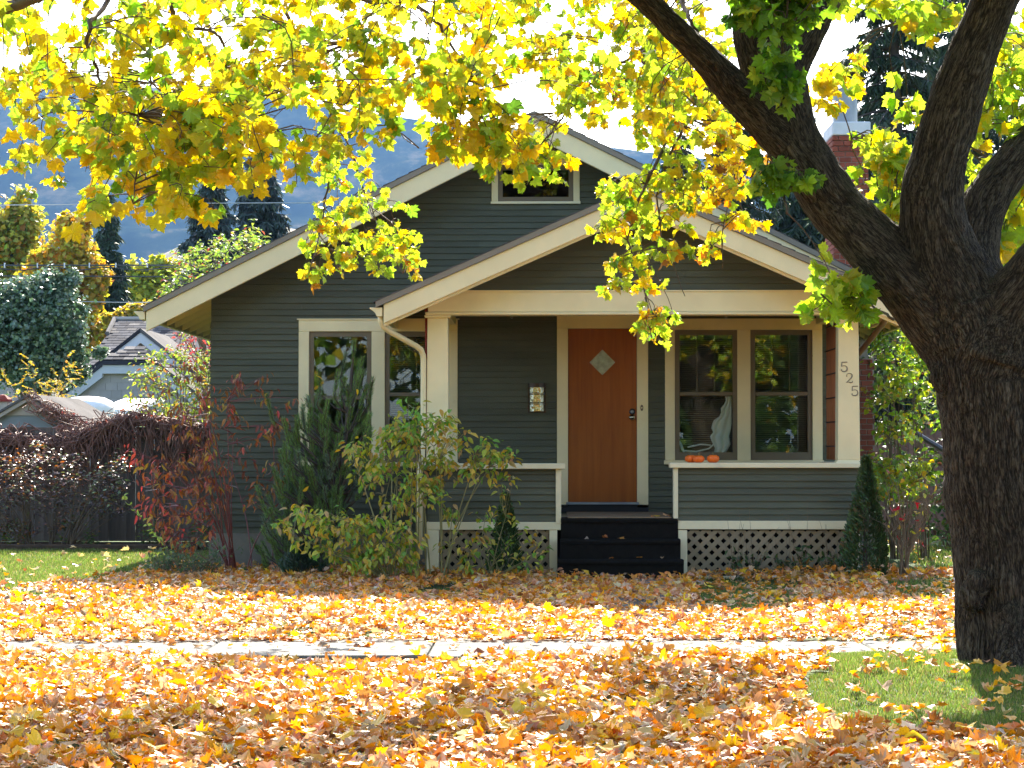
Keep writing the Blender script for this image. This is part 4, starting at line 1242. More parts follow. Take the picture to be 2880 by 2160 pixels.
# thin drooping branches seen against the sky and the house: (display x, y, distance)
BR = [
    ([(-60, 40), (0, 20), (60, 2), (140, -40)], 15.0, .045, .035),
    ([(250, -60), (232, 0), (197, 50), (190, 100), (208, 150), (230, 210), (244, 246)], 15.2, .020, .006),
    ([(388, -60), (375, 0), (371, 40), (352, 72)], 15.6, .020, .009),
    ([(372, 30), (428, 64), (468, 72), (500, 130), (520, 190), (545, 232), (570, 290)], 15.6, .013, .004),
    ([(330, 60), (325, 120), (324, 185), (350, 220), (366, 260), (392, 300)], 16.0, .010, .004),
    ([(324, 185), (300, 215), (278, 240)], 16.0, .007, .004),
    ([(300, 250), (290, 310), (292, 400), (288, 440)], 15.0, .007, .003),
    ([(560, -40), (620, 30), (640, 120), (690, 200), (720, 260), (715, 330), (705, 420), (690, 500), (668, 590)], 19.6, .018, .004),
    ([(720, 260), (760, 330), (790, 420), (820, 500), (870, 590)], 19.8, .010, .003),
    ([(700, -60), (790, 0), (858, 4), (900, 10), (945, 50), (985, 110), (1022, 170), (1058, 240), (1085, 330)], 16.4, .020, .004),
    ([(760, 90), (800, 150), (840, 210), (870, 290), (905, 320)], 17.0, .009, .003),
    ([(1500, 110), (1460, 60), (1420, 90), (1350, 130), (1284, 172), (1237, 228), (1187, 290), (1150, 330), (1110, 380)], 17.6, .016, .004),
    ([(1560, 190), (1520, 200), (1476, 228), (1437, 310), (1400, 390), (1380, 430), (1360, 520), (1390, 620), (1408, 730)], 18.4, .020, .004),
    ([(1540, 200), (1485, 268), (1440, 350), (1420, 440), (1440, 540), (1480, 640)], 18.2, .013, .003),
    ([(1590, 240), (1590, 330), (1580, 420), (1560, 500), (1560, 580)], 18.6, .011, .003),
    ([(1480, -30), (1475, 10), (1498, 55), (1516, 98)], 15.3, .016, .010),
    ([(2212, 300), (2140, 340), (2060, 300), (1960, 330), (1840, 300)], 16.4, .011, .004),
    ([(2260, 150), (2180, 120), (2100, 60), (2010, 40), (1930, 50)], 16.6, .014, .005),
    ([(2212, 480), (2160, 470), (2110, 500), (2080, 560)], 16.0, .009, .003),
    ([(1930, 690), (1880, 660), (1830, 640), (1790, 660)], 15.0, .010, .003),
    ([(1700, 460), (1690, 400), (1660, 380), (1620, 385)], 14.85, .009, .003),
    ([(1700, 60), (1690, 120), (1685, 180), (1680, 215)], 14.8, .009, .003),
]
NODES = []
for pts, yy, r0, r1 in BR:
    P = np.array([D(p[0], p[1], yy + .25 * math.sin(k * 1.7 + yy * 5)) for k, p in enumerate(pts)])
    n = len(P) * 4
    Q, q = spline(P, np.linspace(r0, r1, len(P)), n)
    Q[1:-1] += rng.normal(0, .006, (n - 2, 3))
    MB().tube(Q, q, 7).build('branch', 'twig', maple, smooth=True)
    NODES.append(np.concatenate([Q, np.full((n, 1), r1)], 1))
NODES = np.concatenate(NODES)

YEL, GOLD, LIME, GRN, DGR, ORA, BRN = (.62, .475, .034), (.60, .41, .03), (.35, .46, .04), (.17, .30, .028), (.07, .16, .018), (.56, .25, .03), (.30, .13, .03)
pal_left = [(.48, YEL), (.06, GOLD), (.35, LIME), (.11, GRN)]
pal_mid = [(.43, YEL), (.08, GOLD), (.38, LIME), (.11, GRN)]
pal_green = [(.66, LIME), (.12, GRN), (.19, YEL), (.03, GOLD)]
pal_hang = [(.28, YEL), (.05, GOLD), (.55, LIME), (.09, GRN), (.03, ORA)]
pal_brown = [(.30, GOLD), (.20, ORA), (.22, YEL), (.24, LIME), (.04, BRN)]
pal_dark = [(.55, GRN), (.35, DGR), (.10, LIME)]
# (outline in display px, nearest and farthest distance, number of leaf sprays, leaf size, palette)
SPR = [
    ([(-80, -80), (1130, -80), (1060, 130), (1000, 210), (880, 270), (760, 330), (640, 390), (560, 410), (460, 470), (330, 470), (200, 470), (110, 420), (40, 360), (10, 260), (-80, 260)], 14.2, 17.6, 205, .106, pal_left),
    ([(60, 180), (520, 200), (640, 330), (480, 462), (330, 455), (200, 470), (60, 350)], 14.2, 15.8, 46, .114, pal_left),
    ([(430, -40), (1120, -40), (1060, 160), (960, 290), (880, 305), (700, 330), (560, 330), (460, 240)], 15.6, 18.0, 80, .096, pal_mid),
    ([(930, 210), (1080, 170), (1150, 330), (1120, 380), (1050, 350), (960, 330)], 15.8, 16.6, 22, .118, pal_left),
    ([(620, 320), (760, 330), (850, 420), (900, 500), (905, 615), (860, 610), (800, 600), (760, 560), (700, 620), (650, 640), (640, 520), (690, 430)], 19.0, 20.6, 46, .090, pal_hang),
    ([(1080, -60), (1560, -60), (1580, 210), (1480, 300), (1380, 290), (1260, 250), (1200, 240), (1190, 130), (1100, 120)], 15.6, 19.6, 112, .094, pal_mid),
    ([(1180, 150), (1560, 180), (1620, 300), (1530, 330), (1420, 290), (1300, 270), (1210, 290)], 16.5, 19.5, 40, .09, pal_hang),
    ([(1070, 300), (1170, 270), (1205, 340), (1205, 400), (1150, 410), (1090, 380)], 17.4, 18.4, 20, .086, pal_hang),
    ([(1290, 410), (1400, 380), (1500, 400), (1500, 500), (1480, 540), (1420, 640), (1480, 690), (1440, 740), (1400, 740), (1350, 690), (1310, 640), (1275, 520)], 17.8, 19.2, 50, .088, pal_hang),
    ([(1390, 270), (1480, 260), (1540, 370), (1500, 430), (1380, 420), (1330, 390)], 17.8, 19.0, 12, .086, pal_hang),
    ([(1480, 390), (1560, 350), (1620, 420), (1630, 490), (1560, 500), (1580, 570), (1540, 600), (1520, 560)], 18.2, 19.2, 22, .080, pal_brown),
    ([(1560, 220), (1680, 330), (1660, 400), (1580, 380), (1520, 300)], 17.2, 18.6, 12, .092, pal_brown),
    ([(1545, -50), (1770, -50), (1750, 40), (1690, 70), (1600, 60)], 14.5, 14.8, 20, .115, pal_dark),
    ([(1655, 120), (1700, 120), (1725, 200), (1690, 230), (1655, 210)], 14.7, 14.9, 7, .11, pal_dark),
    ([(1620, 350), (1700, 360), (1760, 380), (1740, 410), (1640, 410)], 14.75, 14.95, 9, .11, pal_dark),
    ([(1780, 600), (1830, 590), (1880, 640), (1880, 680), (1820, 690), (1780, 665)], 14.7, 15.1, 13, .115, [(.8, LIME), (.2, GRN)]),
    ([(1762, 165), (1845, 160), (1845, 195), (1785, 205), (1768, 250)], 16.2, 17.0, 6, .105, [(.6, YEL), (.4, LIME)]),
    ([(1800, -60), (2060, -60), (2040, 50), (1960, 90), (1900, 50), (1830, 50)], 15.6, 16.8, 26, .115, pal_green),
    ([(1865, 330), (1910, 285), (1970, 240), (1940, 420), (1900, 450), (1860, 400)], 15.9, 17.0, 22, .112, pal_green),
    ([(2080, 60), (2300, -20), (2300, 650), (2140, 660), (2080, 600), (2130, 520), (2090, 400), (2060, 340), (2110, 200)], 15.6, 17.8, 110, .115, pal_green),
    ([(1890, 430), (1960, 420), (1960, 480), (1910, 500)], 16.0, 16.5, 7, .105, pal_green),
]
LP, LD, LN, LS, LC = [], [], [], [], []
twm = MB(); pet = MB()
def spray(c, size, palette, ntw=1, nodes=True):
    """a drooping twig tip with paired leaves on stalks"""
    n = int(rng.integers(6, 10))
    up = np.array([rng.normal(0, .16), rng.normal(0, .16), .30 + .15 * rng.random()])
    root = c + up
    if nodes:
        d = np.linalg.norm(NODES[:, :3] - c, axis=1) + np.where(NODES[:, 2] < c[2] - .1, .35, 0)
        k = int(np.argmin(d))
        if d[k] < 1.1: root = NODES[k, :3]
    mid = (root + c) / 2 + np.array([rng.normal(0, .05), rng.normal(0, .05), .06])
    Q, q = spline(np.array([root, mid, c, c + np.array([rng.normal(0, .05), rng.normal(0, .05), -.07])]), np.array([.0055, .004, .003, .002]), 8)
    twm.tube(Q, q, 4, cap=False)
    for i in range(n):
        t = rng.uniform(.45, 1.0); p = Q[min(7, int(t * 7))]
        a = rng.uniform(0, 2 * math.pi)
        out = np.array([math.cos(a), math.sin(a), 0])
        lp = size * rng.uniform(.5, .95)
        e = p + out * lp * .8 + np.array([0, 0, rng.uniform(-.6, .15) * lp])
        sz = size * rng.uniform(.68, 1.12)
        dr = norm(out * rng.uniform(.25, .9) + np.array([rng.normal(0, .25), rng.normal(0, .25), -rng.uniform(.25, 1.0)]))
        a2 = rng.uniform(0, 2 * math.pi)
        nn = np.array([.8 * math.cos(a2), .8 * math.sin(a2), rng.uniform(.1, 1.0)])
        twm.tube([p, (p + e) / 2 + [0, 0, .01], e], [.0016, .0013, .0012], 3, cap=False)
        LP.append(e + dr * sz * .33); LD.append(dr); LN.append(nn); LS.append(sz)
    LC.append(pick_cols(n, palette, .13))
for poly, y0, y1, ns, size, pal in SPR:
    pa = np.array(poly, float); lo, hi = pa.min(0), pa.max(0); got = 0
    while got < ns:
        u, v = rng.uniform(lo[0], hi[0]), rng.uniform(lo[1], hi[1])
        if not in_poly(np.array([u]), np.array([v]), poly)[0]: continue
        spray(D(u, v - 14, rng.uniform(y0, y1)), size, pal); got += 1
# a few stray leaves hanging low (the lone one over the yellow trees)
for u, v, yy, pal in ((158, 500, 15.0, [(1, YEL)]), (455, 470, 15.2, [(1, YEL)]), (340, 478, 15.0, [(1, YEL)]), (1110, 140, 16.4, [(1, GOLD)]), (1020, 335, 17.0, [(1, ORA)])):
    LP.append(D(u, v, yy)); LD.append(np.array([.5, 0, -.8])); LN.append(np.array([.1, -.9, .4])); LS.append(.13); LC.append(pick_cols(1, pal, .05))
twm.build('twig', 'twig', maple, 'stuff')
LP = np.array(LP); LR = frames(np.array(LD), np.array(LN)); LS = np.array(LS); LC = np.concatenate(LC)
leaves_on(maple, MAPLE, LP, LR, LS, LC, 'maple', 300, 'leaf', edge=.35)
# the crown above and around the picture, which shades the yard
nC = 5200
q = rng.normal(0, 1, (nC * 2, 3)); q = norm(q) * (rng.uniform(.25, 1, (nC * 2, 1)) ** .5)
cp = np.array([1.0, 12.6, 6.4]) + q * [7.4, 4.8, 2.6]
u, v = project(cp)
keep = (cp[:, 2] > 4.2) & ~((u > -60) & (u < 2270) & (v > -90)) & (vnoise(cp * .55) > .5) & (cp[:, 1] > 7.5)
cp = cp[keep][:nC]
dd = np.stack([rng.normal(0, .6, len(cp)), rng.normal(0, .6, len(cp)), -rng.uniform(.1, 1, len(cp))], 1)
nn = np.stack([rng.normal(0, .5, len(cp)), rng.normal(0, .5, len(cp)), rng.uniform(.2, 1, len(cp))], 1)
link('crown', cloud_mesh('crown', LITTER, cp, frames(dd, nn), rng.uniform(.13, .2, len(cp)), pick_cols(len(cp), pal_left), 'maple', .2), maple, 'stuff')
hb = MB()
for (x, y, z) in ((-3.5, 13, 6.5), (-1.5, 16.5, 7), (5.5, 12, 7.5), (1, 10.5, 8), (7, 15.5, 7), (-5, 15.5, 6)):
    s0 = np.array([2.0, 15.2, 4.6]); e = np.array([x, y, z])
    Q, q_ = spline(np.array([s0, (s0 + e) / 2 + [0, 0, .8], e]), np.array([.16, .10, .04]), 10)
    hb.tube(Q, q_, 8)
hb.build('upper_limb', 'bark', maple)

# ------------------------------------------------------------------ fallen leaves
LAWN = [(-600, 1100), (480, 1100), (480, 1220), (330, 1230), (280, 1240), (150, 1264), (0, 1275), (-600, 1284)]
WALKB = [(-600, 1394), (300, 1392), (1100, 1391), (1500, 1386), (2600, 1383), (2600, 1400), (1500, 1407), (1100, 1420), (450, 1423), (300, 1416), (-600, 1412)]
MOUND = [(1380, 1409), (1500, 1406), (2700, 1398), (2700, 1606), (2150, 1600), (1960, 1585), (1840, 1568), (1735, 1522), (1745, 1470), (1800, 1446), (1690, 1436), (1500, 1426)]
PATCH = [([(-50, 1278), (60, 1276), (118, 1288), (100, 1304), (-50, 1306)], .22), ([(1500, 1262), (1580, 1256), (1720, 1262), (1740, 1300), (1640, 1334), (1500, 1322)], .22),
         ([(1926, 1256), (2070, 1254), (2070, 1300), (1930, 1298)], .16), ([(1926, 1344), (2060, 1346), (2050, 1368), (1930, 1362)], .35),
         ([(1321, 1302), (1440, 1300), (1450, 1325), (1320, 1326)], .14), ([(1356, 1256), (1436, 1256), (1436, 1274), (1356, 1274)], .2),
         ([(890, 1268), (990, 1262), (1000, 1288), (890, 1288)], .10), ([(610, 1361), (662, 1361), (660, 1386), (615, 1386)], .35),
         ([(560, 1418), (1100, 1419), (1500, 1407), (1500, 1426), (1100, 1438), (760, 1436), (560, 1429)], .16), ([(1880, 1180), (2300, 1160), (2300, 1240), (1930, 1244)], .12)]
def cover(x, y):
    u, v = project(np.stack([x, y, np.zeros_like(x)], 1))
    wob = (vnoise(np.stack([x * 3, y * 3, x * 0], 1)) - .5)
    u2, v2 = u + wob * 60, v + wob * 14
    c = np.clip(.45 + 1.5 * vnoise(np.stack([x * .9, y * .7, x * 0 + 3], 1)), .68, 1) * np.where(vnoise(np.stack([x * 2.3, y * 1.9, x * 0 + 9], 1)) < .17, .45, 1)
    for p, d in PATCH: c = np.where(in_poly(u2, v2, p), d, c)
    c = np.where(in_poly(u2, v2, MOUND), .04, c)
    c = np.where(in_poly(u2, v2, LAWN), .018, c)
    c = np.where(in_poly(u, v + wob * 5, WALKB), .055, c)
    return c
def free(x, y):
    ok = ~((y > 25.95) & (x > CL0 - .05) & (x < CR1 + .05)) & ~((y > YW - .05) & (x > XL - .1) & (x < XR + .8))
    ok &= ~((y > 25.3) & (x > .05) & (x < 1.5))
    ok &= np.hypot(x - base[0], y - base[1]) > .44
    return ok
PAL_LIT = [(.09, (.80, .48, .045)), (.26, (.74, .33, .04)), (.28, (.62, .23, .04)), (.22, (.60, .36, .18)), (.10, (.36, .15, .055)), (.05, (.66, .48, .32))]
XS, YS = [], []
for (y0, y1, dens) in ((9.2, 13, 600), (13, 17, 500), (17, 21, 400), (21, 26.6, 300), (26.6, 34, 75)):
    wmax = .235 * y1 * 1.18
    e0, e1 = -wmax - .1, wmax * .95
    x0, x1 = min(e0 - 1.2, -5.0), e1 + 1.2
    n = int((x1 - x0) * (y1 - y0) * dens)
    xx, yy = rng.uniform(x0, x1, n), rng.uniform(y0, y1, n)
    far_ = np.maximum(0, np.maximum(e0 - xx, xx - e1))
    k = (rng.random(n) < cover(xx, yy)) & free(xx, yy) & (rng.random(n) < np.exp(-far_ * 1.1))
    XS.append(xx[k]); YS.append(yy[k])
xs, ys = np.concatenate(XS), np.concatenate(YS)
n = len(xs)
dens_c = cover(xs, ys)
thick = np.where(dens_c > .4, 1, .12)
pile = .07 * np.exp(-((ys - 25.35) / .3) ** 2) * (xs > -.2) * (xs < 3.6)
zs = gz(xs, ys) + .012 + thick * rng.random(n) ** 1.3 * .055 * np.clip(np.abs(ys - 16.75) / 1.6, .15, 1) + pile * rng.random(n) + .02 * (np.abs(ys - 16.8) < .62)
tilt = np.abs(rng.normal(0, 1, n)) * np.where(dens_c > .4, .38, .22); az = rng.uniform(0, 2 * math.pi, n)
tilt *= np.clip(np.abs(ys - 16.7) / 1.5, .3, 1)
tilt = np.minimum(tilt, 1.35)
nrm = np.stack([np.sin(tilt) * np.cos(az), np.sin(tilt) * np.sin(az), np.cos(tilt)], 1)
nrm[rng.random(n) < .35] *= -1
a = rng.uniform(0, 2 * math.pi, n)
dv = np.stack([np.cos(a), np.sin(a), np.zeros(n)], 1); dv = norm(dv - nrm * (dv * nrm).sum(1, keepdims=True))
size = rng.uniform(.042, .084, n)
zs += np.abs(np.sin(tilt)) * size * .33
Pl = np.stack([xs, ys, zs], 1); Rl = frames(dv, nrm)
Cl = pick_cols(n, PAL_LIT, .16)
link('leaf_litter', cloud_mesh('leaf_litter', LITTER + [OVAL[2], NARROW[2]], Pl, Rl, size, Cl, 'litter', .3), None, 'stuff')
# loose leaves lying on top, each on its own
def loose(n, poly, label, group, pal, smin, smax, lift, flat):
    got = 0; cache = []
    for k in range(8):
        tv, tt = LITTER[k % len(LITTER)] if k % 2 else MAPLE[k % len(MAPLE)]
        c = pick_cols(1, pal, .08)
        cc = np.repeat(c, len(tv), 0); r_ = np.linalg.norm(tv[:, :2], axis=1); cc = np.clip(cc * (1 + (r_ / r_.max())[:, None] * rng.uniform(-.3, .3)), 0, 1)
        cache.append(mesh_from('fallen_leaf', tv, [tt], 'litter', False, cc))
    pa = np.array(poly, float); lo, hi = pa.min(0), pa.max(0)
    while got < n:
        u, v = rng.uniform(lo[0], hi[0]), rng.uniform(lo[1], hi[1])
        if not in_poly(np.array([u]), np.array([v]), poly)[0]: continue
        y = CAMZ * 5200 / (v - 960); x = D(u, v, y)[0]
        if not free(np.array([x]), np.array([y]))[0]: continue
        s = rng.uniform(smin, smax); t = min(abs(rng.normal(0, flat)), 1.2); a = rng.uniform(0, 6.28)
        nr = np.array([[math.sin(t) * math.cos(a), math.sin(t) * math.sin(a) - .12, math.cos(t)]]); nr = norm(nr)
        b_ = rng.uniform(0, 6.28); d = np.array([[math.cos(b_), math.sin(b_), 0.]]); d = norm(d - nr * (d * nr).sum())
        R3 = frames(d, nr)[0]
        o = bpy.data.objects.new('fallen_leaf', cache[int(rng.integers(0, 8))])
        COL.objects.link(o)
        z = float(gz(x, y)) + lift + .01 + math.sin(t) * s * .35
        o.matrix_basis = Matrix([list(R3[r] * s) + [[x, y, z][r]] for r in range(3)] + [[0, 0, 0, 1]])
        tag(o, label, 'leaf', group)
        got += 1
loose(80, [(0, 1440), (700, 1440), (1500, 1440), (1700, 1500), (1900, 1570), (2212, 1600), (2212, 1659), (0, 1659)], 'bright yellow fallen maple leaf on top of the litter between pavement and street', 'yellow leaves on the litter by the street', [(.8, (.82, .54, .04)), (.2, (.78, .60, .09))], .08, .118, .06, .35)
loose(70, [(0, 1440), (700, 1440), (1500, 1440), (1700, 1500), (1900, 1570), (2212, 1600), (2212, 1659), (0, 1659)], 'orange-brown fallen maple leaf on top of the litter between pavement and street', 'orange leaves on the litter by the street', [(.6, (.70, .30, .035)), (.4, (.55, .20, .03))], .075, .112, .06, .4)
loose(46, [(1400, 1412), (2050, 1406), (2050, 1440), (2200, 1470), (2200, 1570), (1960, 1560), (1850, 1545), (1752, 1500), (1770, 1465), (1830, 1440)], 'single fallen maple leaf lying on the grass mound beside the maple trunk', 'leaves on the grass mound by the maple', [(.5, (.78, .46, .05)), (.3, (.60, .25, .04)), (.2, (.60, .42, .26))], .055, .095, .03, .3)
loose(50, [(0, 1290), (2040, 1310), (2040, 1380), (0, 1385)], 'bright yellow fallen maple leaf on the litter between pavement and house', 'yellow leaves on the litter near the house', [(1, (.84, .56, .04))], .08, .12, .06, .45)
loose(15, [(0, 1190), (440, 1190), (330, 1222), (150, 1255), (0, 1262)], 'pale fallen maple leaf lying on the sunny lawn near the fence', 'leaves on the lawn by the fence', [(.6, (.70, .50, .20)), (.4, (.62, .34, .08))], .08, .13, .03, .25)

for k in range(9):
    tv, tt = LITTER[k % 8]
    z, y0, y1 = [(zz[0], YP - .29, YP - .06), (zz[1], YP - .58, YP - .34), (FLOORZ, YP + .0, YP + .3)][k % 3]
    o = bpy.data.objects.new('fallen_leaf', mesh_from('fallen_leaf', tv, [tt], 'litter', False, np.repeat(pick_cols(1, PAL_LIT), len(tv), 0)))
    COL.objects.link(o); s_ = rng.uniform(.04, .08)
    o.matrix_basis = Matrix.Translation((rng.uniform(.25, 1.35), rng.uniform(y0, y1), z + .018)) @ Euler((rng.normal(0, .2), rng.normal(0, .2), rng.uniform(0, 6))).to_matrix().to_4x4() @ Matrix.Scale(s_, 4)
    tag(o, ['small dry leaf lying on the upper black step', 'small dry leaf lying on the lower black step', 'small dry leaf at the edge of the porch floor above the steps'][k % 3], 'leaf', ['leaves on the upper step', 'leaves on the lower step', 'leaves on the porch edge'][k % 3])

# ------------------------------------------------------------------ grass
def grass(name, x0, x1, y0, y1, dens, h, w, test, pal):
    n = int((x1 - x0) * (y1 - y0) * dens)
    x, y = rng.uniform(x0, x1, n), rng.uniform(y0, y1, n)
    k = test(x, y) & free(x, y); x, y = x[k], y[k]; n = len(x)
    P = np.stack([x, y, gz(x, y) - .022], 1)
    d = norm(np.stack([rng.normal(0, .32, n), rng.normal(0, .32, n), np.ones(n)], 1))
    a = rng.uniform(0, 6.28, n); nn = np.stack([np.cos(a), np.sin(a), np.full(n, .1)], 1)
    R_ = frames(d, nn)
    hh = h * rng.uniform(.5, 1.3, n) * (.7 + .6 * vnoise(np.stack([x * 4, y * 4, x * 0], 1)))
    s = np.stack([np.full(n, w), hh, hh], 1)
    link(name, cloud_mesh(name, NEEDLE, P, R_, s, pick_cols(n, pal, .22), 'blade'), None, 'stuff')
PG = [(.42, (.115, .175, .030)), (.30, (.155, .205, .040)), (.14, (.08, .12, .024)), (.14, (.28, .23, .10))]
isopen = lambda x, y: cover(x, y) < .62
grass('grass', .4, 4.6, 11.2, 16.25, 7500, .030, .0060, isopen, PG)
grass('grass', -4.2, 3.6, 15.4, 16.2, 3600, .024, .007, isopen, PG)
grass('grass', -9.5, -2.6, 21, 34, 1900, .036, .011, isopen, PG)
grass('grass', -6, 6.5, 17.5, 26, 1200, .034, .010, isopen, PG)
grass('grass', 3.4, 9, 24, 40, 500, .06, .016, isopen, PG)

# ------------------------------------------------------------------ garden plants
def rand_in(poly):
    pa = np.array(poly, float); lo, hi = pa.min(0), pa.max(0)
    while True:
        u, v = rng.uniform(lo[0], hi[0]), rng.uniform(lo[1], hi[1])
        if in_poly(np.array([u]), np.array([v]), poly)[0]: return u, v
def shrub(t, bases, areas, temps, mat, stem_mat, nstem=24, n_single=120, stem_r=.009, droop=.5, per=(4, 8), edge=.25, reach=.13, glint=0):
    """areas: (outline, near, far, sprays, leaf size, palette); stems fan out from the bases to the sprays"""
    C, info = [], []
    for poly, y0, y1, n, size, pal in areas:
        for _ in range(n):
            u, v = rand_in(poly); C.append(D(u, v, rng.uniform(y0, y1))); info.append((size, pal))
    C = np.array(C); base_ = np.array(bases, float)
    idx = rng.permutation(len(C))
    main = MB(); nodes = []
    for i in idx[:nstem]:
        k = int(np.argmin(np.abs(base_[:, 0] - C[i, 0]) + rng.uniform(0, .3, len(base_))))
        b0 = base_[k] + np.array([rng.normal(0, .05), rng.normal(0, .05), 0])
        m1 = b0 + (C[i] - b0) * np.array([.35, .35, .5]) + rng.normal(0, .03, 3)
        Q, q = spline(np.array([b0, m1, C[i]]), np.array([stem_r, stem_r * .75, stem_r * .3]), 12)
        main.tube(Q, q, 5); nodes.append(Q[3:])
    nodes = np.concatenate(nodes)
    P, Dr, Nn, Sz_, Cc = [], [], [], [], []
    tw = MB()
    for c, (size, pal) in zip(C, info):
        k = int(np.argmin(np.linalg.norm(nodes - c, axis=1) + np.where(nodes[:, 2] > c[2] + .05, .3, 0)))
        dirn = norm(c - nodes[k] + np.array([0, 0, 1e-3]))
        Q, q = spline(np.array([nodes[k], (nodes[k] + c) / 2 + rng.normal(0, .02, 3), c]), np.array([stem_r * .45, stem_r * .35, stem_r * .2]), 6)
        tw.tube(Q, q, 4, cap=False)
        n = int(rng.integers(per[0], per[1] + 1))
        for j in range(n):
            s = rng.uniform(-.6, .6)
            p = c + dirn * s * reach + rng.normal(0, reach * .25, 3)
            a = rng.uniform(0, 6.28)
            d = norm(np.array([math.cos(a), math.sin(a), 0]) * .8 + dirn * .5 - np.array([0, 0, droop * rng.uniform(.3, 1.6)]))
            P.append(p + d * size * .4); Dr.append(d); Nn.append(np.array([rng.normal(0, .6), rng.normal(0, .6), 1.0])); Sz_.append(size * rng.uniform(.65, 1.15))
        Cc.append(pick_cols(n, pal, .14))
    main.build('stem', stem_mat, t)
    tw.build('twig', stem_mat, t, 'stuff')
    leaves_on(t, temps, np.array(P), frames(np.array(Dr), np.array(Nn)), np.array(Sz_), np.concatenate(Cc), mat, n_single, 'leaf', edge)
    return t

# yellow-green shrub in front of the porch corner
YG, YO, GR2, TAN = (.42, .43, .06), (.60, .39, .055), (.19, .34, .045), (.48, .31, .12)
pal_dog = [(.42, YG), (.20, YO), (.28, GR2), (.10, TAN)]
t = thing('dogwood_shrub', 'yellow-green leafy shrub on thin stems in front of the downspout corner of the porch', 'shrub', D(930, 1262, 25.2))
shrub(t, [D(905, 1262, 25.2), D(950, 1264, 25.2), D(880, 1266, 25.0), D(840, 1268, 24.9)],
      [([(740, 960), (800, 940), (860, 900), (890, 870), (960, 890), (1000, 930), (1040, 950), (1100, 955), (1110, 990), (1080, 1020), (1000, 1030), (930, 1050), (820, 1020), (760, 1000)], 24.9, 25.5, 165, .088, pal_dog),
       ([(590, 1130), (650, 1090), (760, 1110), (850, 1120), (930, 1160), (900, 1220), (800, 1235), (720, 1200), (640, 1180)], 24.6, 25.2, 165, .086, pal_dog),
       ([(760, 1010), (960, 1050), (990, 1110), (900, 1150), (800, 1080)], 24.9, 25.4, 44, .080, pal_dog),
       ([(860, 1010), (880, 870), (900, 860), (910, 960)], 25.0, 25.3, 6, .09, [(1, GR2)])],
      OVAL, 'shrubleaf', 'stem_green', 34, 260, .010, .8, (4, 8), .3, .11)
t = thing('dogwood_shrub', 'lower yellow-green shrub spilling across the lattice beside the black steps', 'shrub', D(1060, 1262, 25.2))
shrub(t, [D(1010, 1262, 25.35), D(1060, 1264, 25.3)],
      [([(950, 1160), (1020, 1130), (1090, 1020), (1110, 1030), (1110, 1130), (1180, 1150), (1190, 1220), (1120, 1235), (1000, 1225), (960, 1200)], 25.0, 25.5, 56, .080, pal_dog)],
      OVAL, 'shrubleaf', 'stem_green', 18, 120, .007, .7, (3, 6), .3, .10)
# red-stemmed dogwood
RD, RO, RY, PNK = (.25, .075, .040), (.37, .145, .05), (.40, .25, .05), (.60, .12, .09)
pal_red = [(.42, RD), (.36, RO), (.15, RY), (.07, PNK)]
t = thing('red_dogwood', 'open shrub with dark red stems and drooping rust-red leaves at the house corner', 'shrub', D(520, 1262, 26.6))
shrub(t, [D(505, 1248, 26.8), D(540, 1252, 26.7), D(560, 1250, 26.7)],
      [([(430, 830), (560, 790), (640, 790), (640, 880), (560, 960), (640, 1000), (620, 1080), (560, 1100), (470, 1060), (440, 950)], 26.5, 27.3, 62, .095, pal_red),
       ([(360, 800), (450, 780), (460, 1000), (380, 1000), (330, 960)], 26.4, 27.4, 28, .092, pal_red),
       ([(300, 1000), (380, 960), (470, 980), (480, 1130), (430, 1200), (370, 1180), (310, 1100)], 26.3, 27.2, 82, .098, pal_red),
       ([(265, 960), (300, 955), (310, 985), (275, 985)], 26.5, 26.9, 3, .095, [(1, PNK)]),
       ([(310, 1080), (345, 1070), (350, 1110), (315, 1115)], 26.5, 26.9, 3, .10, [(1, PNK)])],
      NARROW, 'shrubleaf', 'stem_red', 18, 230, .009, 1.1, (4, 7), .25, .12)

